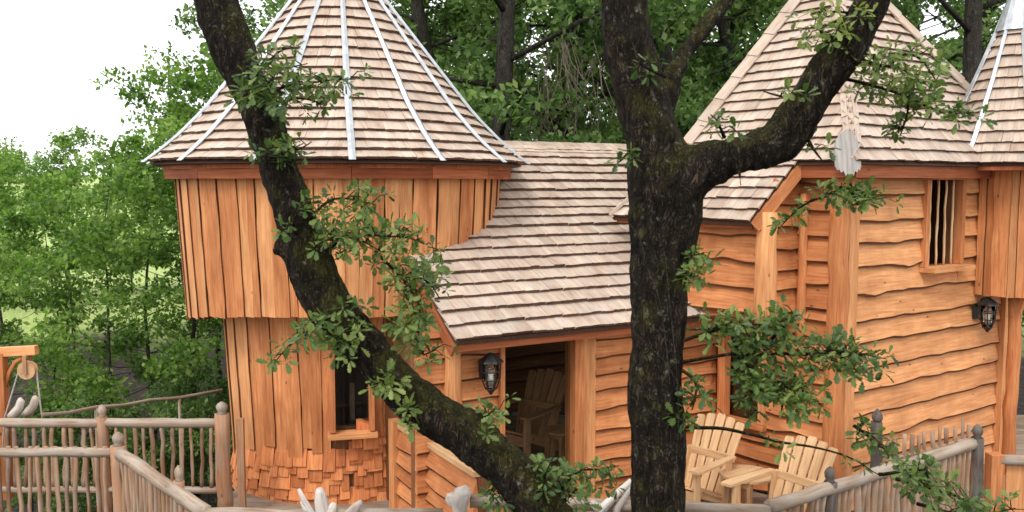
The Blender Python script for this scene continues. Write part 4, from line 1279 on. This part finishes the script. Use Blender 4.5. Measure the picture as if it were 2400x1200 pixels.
class Foliage:
    def __init__(s): s.L = []; s.tw = MB()
    def rosette(s, p, d, n, size):
        d = d.normalized()
        for i in range(n):
            a = 2 * math.pi * (i / n) + R_.uniform(-.4, .4)
            ax = d.cross(Vector((.3, .2, 1))); ax.normalize(); ay = d.cross(ax)
            sp_ = R_.uniform(.6, 1.5)
            dr = (d * R_.uniform(.2, 1.0) + (ax * math.cos(a) + ay * math.sin(a)) * sp_ + Vector((0, 0, -.25))).normalized()
            nn = (Vector((R_.uniform(-.6, .6), R_.uniform(-.9, .3), 1.0))); x = dr.cross(nn).normalized(); y = x.cross(dr)
            sz = size * R_.uniform(.5, 1.3)
            q = p + dr * R_.uniform(.005, .02)
            Mx = Matrix(((x.x * sz, y.x * sz, dr.x * sz, q.x), (x.y * sz, y.y * sz, dr.y * sz, q.y), (x.z * sz, y.z * sz, dr.z * sz, q.z), (0, 0, 0, 1)))
            s.L.append((sz * abs(y.y) + R_.random() * .03, Mx, R_.randrange(5)))
    def spray(s, org, pts_px, d, nros, rx, size=.075, depth=.25, leafn=(4, 7)):
        """a branchlet from org (Vector) through pixel points; leaf rosettes spread round it"""
        path = [Vector(org)] + [P(x, y, d + R_.uniform(-depth, depth) * .4) for x, y in pts_px]
        fine = resample([(p, 1.0) for p in path], .04); fp = [p + Vector((.012 * noise.noise(p * 6), 0, .012 * noise.noise(p * 6 + Vector((9, 0, 0))))) for p, _ in fine]
        n = len(fp)
        if n > 2: s.tw.tube(fp, [.010 * (1 - i / n) + .0025 for i in range(n)], 5)
        for k in range(int(nros * 1.5)):
            t = R_.uniform(.30, 1.0); b0 = fp[min(n - 1, int(t * (n - 1)))]
            rp = rx / FPX * d
            a = R_.uniform(0, 6.283); q = math.sqrt(R_.random())
            e = b0 + Vector((math.cos(a) * rp * q, R_.uniform(-depth, depth), math.sin(a) * rp * q * .8))
            mid = (b0 + e) / 2 + Vector((0, 0, .02))
            s.tw.tube([b0, mid, e], [.004, .003, .0018], 4)
            s.rosette(e, (e - b0) + Vector((0, 0, .0)), R_.randint(*leafn), size)
            if R_.random() < .6: s.rosette(mid, (e - b0), R_.randint(2, 4), size * .8)
    def finish(s, parent, mat, maxn=290, twigmat=None):
        s.tw.build('twigs', twigmat or M['bark'], parent)['kind'] = 'stuff'
        s.L.sort(key=lambda t: -t[0])
        base = WPOS[parent.name]
        for i, (sz, Mx, k) in enumerate(s.L[:maxn]):
            o = bpy.data.objects.new('leaf', leaf_mesh(k, mat)); COL.objects.link(o); o.parent = parent
            o.matrix_basis = Matrix.Translation(-base) @ Mx
        rest = s.L[maxn:]
        if rest:
            b = MB()
            for sz, Mx, k in rest: b.add([Mx @ Vector(v) for v in LEAFV[k][0]], LEAFV[k][1])
            o = b.build('foliage', mat, parent); o['kind'] = 'stuff'

lean_px = [(505, -320, 62), (498, -170, 60), (505, -40, 57), (522, 40, 54), (562, 150, 49), (598, 240, 47), (630, 310, 47), (658, 400, 49), (688, 500, 49), (716, 600, 57), (762, 700, 58), (825, 780, 56), (880, 845, 54), (935, 905, 57), (1000, 962, 60), (1080, 1008, 60), (1150, 1062, 59), (1210, 1120, 59), (1270, 1195, 62), (1330, 1290, 68), (1365, 1380, 76)]
lean = px_path(lean_px, 5.7, 5.2)
base1 = lean[-1][0]
lean_path = lean[::-1]
lean_path = [(Vector((base1.x + .12, base1.y + .02, gz(.5, 5) - .2)), .34), (Vector((base1.x + .10, base1.y, -1.6)), .26), (Vector((base1.x + .08, base1.y, -.4)), .22)] + lean_path
oak1 = empty('oak_tree', (base1.x + .12, base1.y, gz(.5, 5)), 'leaning dark oak whose limb crosses in front of the round tower', 'tree')
tr1 = big_trunk('trunk', [lean_path, [(P(672, 560, 5.5), .05), (P(652, 588, 5.42), .05), (P(640, 592, 5.38), .03)]], oak1)
fork_px = [(1555, 1330, 86), (1545, 1200, 72), (1540, 1050, 68), (1540, 900, 68), (1542, 760, 69), (1546, 650, 72), (1552, 560, 80), (1558, 480, 86), (1556, 420, 88), (1540, 350, 78), (1520, 290, 72), (1498, 210, 66), (1478, 110, 62), (1462, 0, 58), (1448, -150, 56), (1430, -330, 50)]
fork = px_path(fork_px, 5.3, 5.5)
fb = fork[0][0]
fork = [(Vector((fb.x + .02, fb.y, gz(.5, 5) - .2)), .36), (Vector((fb.x + .01, fb.y, -1.4)), .27), (Vector((fb.x, fb.y, -.2)), .23)] + fork
right_px = [(1560, 470, 76), (1600, 415, 70), (1660, 385, 60), (1720, 366, 52), (1790, 345, 49), (1845, 308, 49), (1890, 250, 49), (1925, 195, 49), (1958, 150, 48), (1992, 100, 46), (2030, 35, 42), (2062, -30, 40), (2110, -140, 36), (2150, -260, 32)]
third_px = [(1545, 260, 40), (1572, 190, 30), (1600, 140, 25), (1640, 80, 23), (1680, 30, 22), (1715, -30, 20), (1760, -130, 18)]
oak2 = empty('oak_tree', (fb.x, fb.y, gz(.5, 5)), 'upright mossy oak forking into two thick limbs before the cabin roof', 'tree')
tr2 = big_trunk('trunk', [fork, px_path(right_px, 5.35, 5.1), px_path(third_px, 5.45, 5.9), [(P(1735, 400, 5.2), .022), (P(1735, 440, 5.15), .012)]], oak2)

F1 = Foliage()
def onp(x, y, d=5.45): return P(x, y, d)
# leaves on the leaning oak: (origin), (path), rosettes, spread px
for org, pth, n, rx in (
    ((590, 190), [(640, 130), (690, 110)], 9, 42), ((600, 230), [(680, 200), (760, 190), (830, 185)], 20, 46), ((620, 250), [(700, 230), (760, 250)], 12, 40), ((600, 200), [(585, 235), (610, 260)], 8, 30),
    ((600, 240), [(650, 170), (720, 150)], 10, 45),
    ((640, 350), [(625, 365), (660, 370)], 7, 28), ((660, 340), [(700, 350), (730, 330)], 6, 25),
    ((720, 520), [(760, 480), (800, 465), (880, 480)], 18, 42), ((730, 560), [(800, 560), (880, 550), (960, 560), (1040, 590)], 30, 42), ((740, 600), [(820, 560), (900, 590)], 18, 40),
    ((700, 560), [(690, 520), (720, 470)], 7, 35),
    ((880, 590), [(930, 640), (970, 690), (990, 740)], 22, 48), ((950, 680), [(980, 760), (985, 830), (1030, 810)], 20, 40), ((930, 640), [(1000, 660), (1030, 700)], 9, 30),
    ((800, 740), [(740, 770), (690, 795), (650, 845)], 15, 30), ((820, 780), [(800, 800), (850, 800)], 10, 38), ((790, 700), [(820, 730), (860, 790)], 8, 35),
    ((880, 860), [(890, 890), (960, 890)], 9, 28), ((940, 940), [(950, 970), (975, 960)], 7, 24),
    ((1130, 1040), [(1140, 980), (1170, 960), (1190, 985)], 9, 30),
    ((1270, 1170), [(1280, 1110), (1300, 1070)], 8, 32), ((1290, 1190), [(1350, 1110), (1400, 1100), (1450, 1090)], 14, 30), ((1300, 1200), [(1350, 1150), (1380, 1130)], 8, 30),
    ((1200, 1140), [(1150, 1150), (1170, 1180)], 6, 28)):
    F1.spray(onp(*org), pth, 5.2, n, rx, .064)
F1.finish(oak1, M['leaf_oak'], 295)
F2 = Foliage()
for org, pth, n, rx in (
    ((1600, 600), [(1630, 600), (1650, 590)], 9, 28), ((1600, 640), [(1630, 650), (1640, 670)], 8, 25),
    ((1600, 800), [(1680, 770), (1760, 760), (1830, 770)], 28, 42), ((1600, 850), [(1720, 830), (1830, 830), (1920, 830), (2010, 830), (2080, 840)], 46, 38), ((1720, 830), [(1790, 880), (1850, 910), (1900, 930)], 28, 46),
    ((1720, 800), [(1740, 860), (1760, 920), (1750, 970)], 20, 36), ((1830, 880), [(1840, 930), (1830, 965)], 10, 30), ((1900, 840), [(1960, 820), (1990, 870)], 10, 32), ((1800, 800), [(1850, 750), (1870, 735)], 8, 30),
    ((1600, 870), [(1630, 900), (1620, 960)], 7, 24), ((1600, 960), [(1590, 985), (1610, 1000)], 3, 18),
    ((1890, 320), [(1905, 350), (1925, 378)], 2, 6),
    ((1980, 440), [(1930, 460), (1880, 480), (1830, 530)], 11, 26), ((1950, 440), [(2000, 440), (2060, 475)], 11, 24), ((1990, 430), [(2000, 460), (2010, 480)], 5, 22),
    ((1960, 140), [(1930, 80), (1900, 60)], 12, 38), ((1940, 60), [(1990, 30), (1900, 30)], 7, 38),
    ((1990, 120), [(2050, 150), (2110, 160), (2160, 210)], 22, 40), ((1960, 180), [(2040, 200), (2110, 220), (2180, 250), (2250, 285)], 26, 30), ((2110, 210), [(2130, 250), (2110, 320)], 6, 20), ((2080, 130), [(2150, 130), (2200, 200)], 8, 28),
    ((1880, 240), [(1830, 225), (1790, 215)], 3, 16), ((1700, 320), [(1680, 280), (1665, 270)], 4, 18), ((1480, 350), [(1455, 375), (1440, 390)], 3, 16),
    ((1610, 1000), [(1720, 1010), (1850, 1040), (1960, 1060), (2060, 1110)], 3, 14), ((2000, 1000), [(2040, 1030), (2060, 1050)], 10, 28),
    ((2060, 1110), [(2150, 1100), (2180, 1130)], 10, 28), ((2100, 1120), [(2200, 1150), (2280, 1170)], 22, 42), ((2150, 1180), [(2280, 1210), (2380, 1190)], 14, 36),
    ((1560, 180), [(1500, 150), (1480, 100)], 2, 14)):
    o = P(org[0], org[1], 5.25)
    F2.spray(o, pth, 5.15, n, rx, .064)
F2.finish(oak2, M['leaf_oak'], 295)
# dead ivy stems on the upright trunk
iv = MB()
for path in ([(1472, 520), (1500, 560), (1515, 620), (1545, 700), (1560, 800), (1570, 900)], [(1478, 770), (1510, 800), (1560, 850), (1590, 900)], [(1480, 930), (1540, 980), (1600, 1010)], [(1560, 600), (1570, 720), (1585, 860), (1590, 1000), (1580, 1150)]):
    pts = [P(x, y, 5.3 - .2) for x, y in path]
    rs = resample([(p, 1) for p in pts], .05); iv.tube([p for p, _ in rs], .0022, 4)
iv.build('ivy_stem', M['bark_back'], oak2)['kind'] = 'stuff'

# ================================================================== WOODLAND
def rotm(rs):
    q = rs.normal(size=(4,)); q /= np.linalg.norm(q); return q
def leaf_cloud(rs, centers, radii, per, size, flat=.7, up=.5):
    """(V,F) of folded leaf cards in clumps"""
    n = len(centers) * per
    idx = np.repeat(np.arange(len(centers)), per)
    g = rs.normal(size=(n, 3)); g /= np.maximum(np.linalg.norm(g, axis=1), 1e-6)[:, None]
    g *= (rs.random(n) ** .45)[:, None]
    g[:, 2] *= flat
    c = centers[idx] + g * radii[idx][:, None]
    d = rs.normal(size=(n, 3)); d[:, 2] -= .25; d /= np.linalg.norm(d, axis=1)[:, None]
    nn = rs.normal(size=(n, 3)) * .75; nn[:, 2] += up + .4
    x = np.cross(d, nn); x /= np.maximum(np.linalg.norm(x, axis=1), 1e-6)[:, None]
    s = size * (.6 + .8 * rs.random(n))[:, None]
    V = np.stack([c, c + d * s * .5 + x * s * .32, c + d * s, c + d * s * .45 - x * s * .32], 1).reshape(-1, 3)
    F = np.arange(n * 4).reshape(-1, 4)
    return V, F
def proto(kind, seed):
    """returns (trunk mesh, crown mesh); base at the origin"""
    rs = np.random.RandomState(seed); rr = random.Random(seed)
    b = MB(); tips = []
    if kind == 'tall':
        H, r0, lo, nl = 15.0, .24, 3.5, 24; spread = 3.0
    elif kind == 'young':
        H, r0, lo, nl = 7.0, .06, 2.3, 18; spread = 1.9
    else:
        H, r0, lo, nl = 3.2, .03, .3, 16; spread = 1.4
    sway = [Vector((rr.uniform(-.15, .15) * i * H / 30, rr.uniform(-.15, .15) * i * H / 30, H * i / 8)) for i in range(9)]
    b.tube(sway, [r0 * (1.25 if i == 0 else 1 - i / 9) for i in range(9)], 10, .1)
    for k in range(nl):
        t = lo / H + (1 - lo / H) * (k + .5) / nl; i = min(7, int(t * 8)); p = sway[i].lerp(sway[i + 1], t * 8 - i)
        a = k * 2.4 + rr.uniform(-.4, .4); ln = spread * (1.15 - .75 * ((t - .45) / .55) ** 2 if t > .45 else .85 + .3 * t) * rr.uniform(.7, 1.15)
        e = p + Vector((math.cos(a) * ln, math.sin(a) * ln, ln * rr.uniform(.1, .6)))
        m_ = p.lerp(e, .5) + Vector((0, 0, -.04 * ln))
        b.tube([p, m_, e], [r0 * .28 * (1.1 - t), r0 * .2 * (1.1 - t), r0 * .05], 5)
        tips += [e, p.lerp(e, .62) + Vector((rr.uniform(-.4, .4), rr.uniform(-.4, .4), rr.uniform(-.1, .4))) * (spread / 3)]
        for q in range(2):
            s2 = e + Vector((rr.uniform(-1, 1), rr.uniform(-1, 1), rr.uniform(-.5, .6))) * spread * .28
            b.tube([p.lerp(e, .6), s2], [r0 * .07, r0 * .03], 4); tips.append(s2)
    tips.append(sway[-1])
    c = np.array([tuple(t) for t in tips])
    if kind == 'tall': V, F = leaf_cloud(rs, c, .36 + .42 * rs.random(len(c)), 170, .14)
    elif kind == 'young': V, F = leaf_cloud(rs, c, .22 + .25 * rs.random(len(c)), 100, .10)
    else: V, F = leaf_cloud(rs, c, .22 + .22 * rs.random(len(c)), 170, .085)
    b.sm = True
    return b.mesh('trunk', (0, 0, 0)), fast_mesh('crown', V, F)
def pole_proto(seed):
    rr = random.Random(seed); rs = np.random.RandomState(seed); b = MB(); tips = []
    H = 14.0; sway = [Vector((.10 * math.sin(i * .9 + seed), .08 * math.cos(i), H * i / 10)) for i in range(11)]
    b.tube(sway, [.21 - .014 * i for i in range(11)], 12, .12, ws=3.0)
    for k in range(22):
        t = .40 + .58 * k / 22; i = min(9, int(t * 10)); p = sway[i].lerp(sway[i + 1], t * 10 - i); a = k * 2.4
        ln = rr.uniform(1.4, 2.8); e = p + Vector((math.cos(a) * ln, math.sin(a) * ln, ln * rr.uniform(.0, .5)))
        b.tube([p, p.lerp(e, .5) + Z * .1, e], [.05, .035, .012], 5); tips += [e, p.lerp(e, .6) + Vector((rr.uniform(-.4, .4), rr.uniform(-.4, .4), .2))]
    for z_, a in ((3.2, .4), (4.6, 3.4)):
        b.tube([Vector((0, 0, z_)), Vector((math.cos(a) * .7, math.sin(a) * .3, z_ + .25))], [.04, .015], 5)
    c = np.array([tuple(t) for t in tips]); V, F = leaf_cloud(rs, c, .35 + .4 * rs.random(len(c)), 150, .13)
    b.sm = True
    return b.mesh('trunk', (0, 0, 0)), fast_mesh('crown', V, F)
PT = {'pole': []}
for s_ in (21, 22):
    t_, c_ = pole_proto(s_); t_.materials.append(M['bark_back']); c_.materials.append(M['leaf_back']); PT['pole'].append((t_, c_))
for kd, seeds, mt in (('tall', (1, 2, 3), 'leaf_back'), ('young', (4, 5, 6), 'leaf_left'), ('bush', (7, 8), 'leaf_left')):
    PT[kd] = []
    for s_ in seeds:
        t_, c_ = proto(kd, s_); t_.materials.append(M['bark_back']); c_.materials.append(M[mt]); PT[kd].append((t_, c_))
def plant(kd, k, x, y, s, rz, label, group, name='woodland_tree', cat='tree', sz=None, dark=False, z=None):
    zz = gz(x, y) - .08 if z is None else z
    r = empty(name, (x, y, zz), label, cat, group)
    r.rotation_euler = (0, 0, rz); r.scale = (s, s, sz or s)
    tm, cm = PT[kd][k]
    if dark:
        if 'dark' not in cm: 
            c2 = cm.copy(); c2.materials.clear(); c2.materials.append(M['leaf_back']); cm['dark'] = c2.name
        cm = bpy.data.meshes[cm['dark']]
    o = bpy.data.objects.new('trunk', tm); COL.objects.link(o); o.parent = r
    o = bpy.data.objects.new('crown', cm); COL.objects.link(o); o.parent = r; o['kind'] = 'thing'
def at(px, d): return ((px - 1200) / FPX * d, d)
G = 'woodland trees behind the buildings'
TL = [(1175, 13.9, .8, 0, 'tree with a straight grey trunk rising behind the low cabin roof'),
      (2278, 14.3, .9, 1, 'dark trunked tree in the gap between pyramid roof and turret'),
      (1010, 17, .95, 2, 'tree beside the right flank of the round tower cone'),
      (1345, 18, 1.0, 1, 'tree left of the upright oak, above the cabin ridge'),
      (1530, 17, .95, 0, 'tree hidden partly by the upright oak fork'),
      (1690, 18.5, 1.0, 2, 'tree behind the thin third limb of the oak'),
      (700, 20, .80, 1, 'tree just left of the round tower peak')]
for i, (px, d, s_, k, lab) in enumerate(TL):
    x, y = at(px, d); plant('pole' if i < 2 else 'tall', i if i < 2 else k, x, y, 1.0 if i < 2 else s_, i * 1.9, lab, G)
LAND = [(900, 'above the right flank of the round tower cone'), (1080, 'right of the round tower, over the cabin ridge'), (1250, 'over the middle of the cabin ridge'), (1420, 'at the left side of the upright oak'),
        (1600, 'in the fork of the upright oak'), (1780, 'at the left hip of the pyramid roof'), (1960, 'behind the pyramid roof peak'), (2140, 'at the right hip of the pyramid roof'), (2320, 'behind the small turret'), (9999, 'past the small turret at the right edge')]
def land(px): return next(t for p_, t in LAND if px <= p_ + 60)
for d, rg, wd in ((22, range(900, 2500, 200), 'tall woodland tree'), (29, range(800, 2600, 260), 'deeper woodland tree'), (38, range(760, 2700, 330), 'farthest woodland tree')):
    for j, px in enumerate(rg):
        x, y = at(px + R_.uniform(-30, 30), d + R_.uniform(-1.5, 1.5))
        plant('tall', R_.randrange(3), x, y, R_.uniform(.85, 1.1) * (1 + (d - 22) * .01), R_.random() * 6, wd + ' ' + land(px), 'deep woodland trees massed behind the roofs')
# undergrowth row right behind the buildings
for j, px in enumerate((985, 1160, 1340, 1520, 1700, 1880, 2060, 2240, 2420)):
    x, y = at(px + R_.uniform(-20, 20), 15.0 + R_.uniform(-.8, .8))
    plant('young', R_.randrange(3), x, y, R_.uniform(.85, 1.05), R_.random() * 6, 'young leafy undergrowth tree ' + land(px) + ', lowest layer', 'young trees right behind the cabin and house', 'young_tree', dark=True)
# left side: open young trees against the white sky
LT = [(-40, 14, .70, 0, 'young tree at the left edge reaching the pale sky'), (110, 15, .68, 1, 'young tree with a thin dark stem left of the pulley bank'), (250, 13.2, .80, 2, 'young tree midway between left edge and tower'),
      (345, 15.5, .86, 0, 'taller young tree left of the tower eave'), (440, 14.5, .90, 1, 'leafy young tree touching the left eave of the tower'), (510, 17, 1.02, 2, 'tallest young tree behind the leaning oak top'), (600, 17, 1.05, 0, 'young tree half hidden by the tower drum'), (-10, 20, .72, 2, 'far young tree low on the left skyline'), (160, 20, .76, 0, 'far young tree second on the left skyline')]
for i, (px, d, s_, k, lab) in enumerate(LT):
    x, y = at(px, d); plant('young', k, x, y, s_, i * 1.3, lab, 'young trees on the left', 'young_tree')
MB_ = ['at the left edge', 'above the first walkway post', 'nearest the tower drum']
for i, px in enumerate(range(20, 620, 280)):
    d = 27 + (i % 3) * 2.5; x, y = at(px + R_.uniform(-30, 30), d)
    plant('bush', i % 2, x, y, R_.uniform(1.0, 1.5), i * 2.1, 'leafy bush on the bright meadow edge, ' + MB_[i], 'bushes along the meadow edge', 'bush', 'bush')
for i, px in enumerate((300, 390, 470, 150, 40)):
    d = 12.6 + (i % 2) * 1.2; x, y = at(px, d)
    plant('bush', i % 2, x, y, R_.uniform(.62, .8), i * 2.6, ['bush above the pole handrail', 'bush between pole handrail and tower', 'bush hard against the tower drum', 'bush behind the far walkway post', 'bush behind the pulley hoist'][i], 'bushes on the bank', 'bush', 'bush', dark=True)
# far treeline closing the meadow
ORD = ['leftmost', 'second from left', 'third from left', 'fourth from left', 'fifth from left', 'sixth from left', 'rightmost']
for i in range(7):
    x = -44 + i * 5.0 + R_.uniform(-1, 1); y = 62 + R_.uniform(-4, 4)
    plant('young', i % 3, x, y, R_.uniform(.6, .75), i, ORD[i] + ' of the small far trees closing the meadow', 'far trees closing the meadow', 'far_tree')

# brown hanging twigs in the woodland right of the cabin ridge
tb = MB()
for i in range(120):
    px = R_.gauss(1310, 75); d = R_.uniform(14.3, 15.6); q = P(px, R_.uniform(60, 360), d)
    ln = R_.uniform(.4, 1.3); a = Vector((R_.uniform(-.5, .5), R_.uniform(-.3, .3), -1)).normalized()
    m_ = q + a * ln * .5 + Vector((R_.uniform(-.1, .1), 0, 0))
    tb.tube([q, m_, q + a * ln + Vector((R_.uniform(-.2, .2), 0, 0))], [.009, .007, .004], 3)
o = tb.build('dry_twigs', mat_plain('dry_twig', (.22, .17, .13), .9), None); tag(o, 'tangle of dry brown twigs hanging in the woodland over the cabin ridge', 'twigs', None, 'stuff')
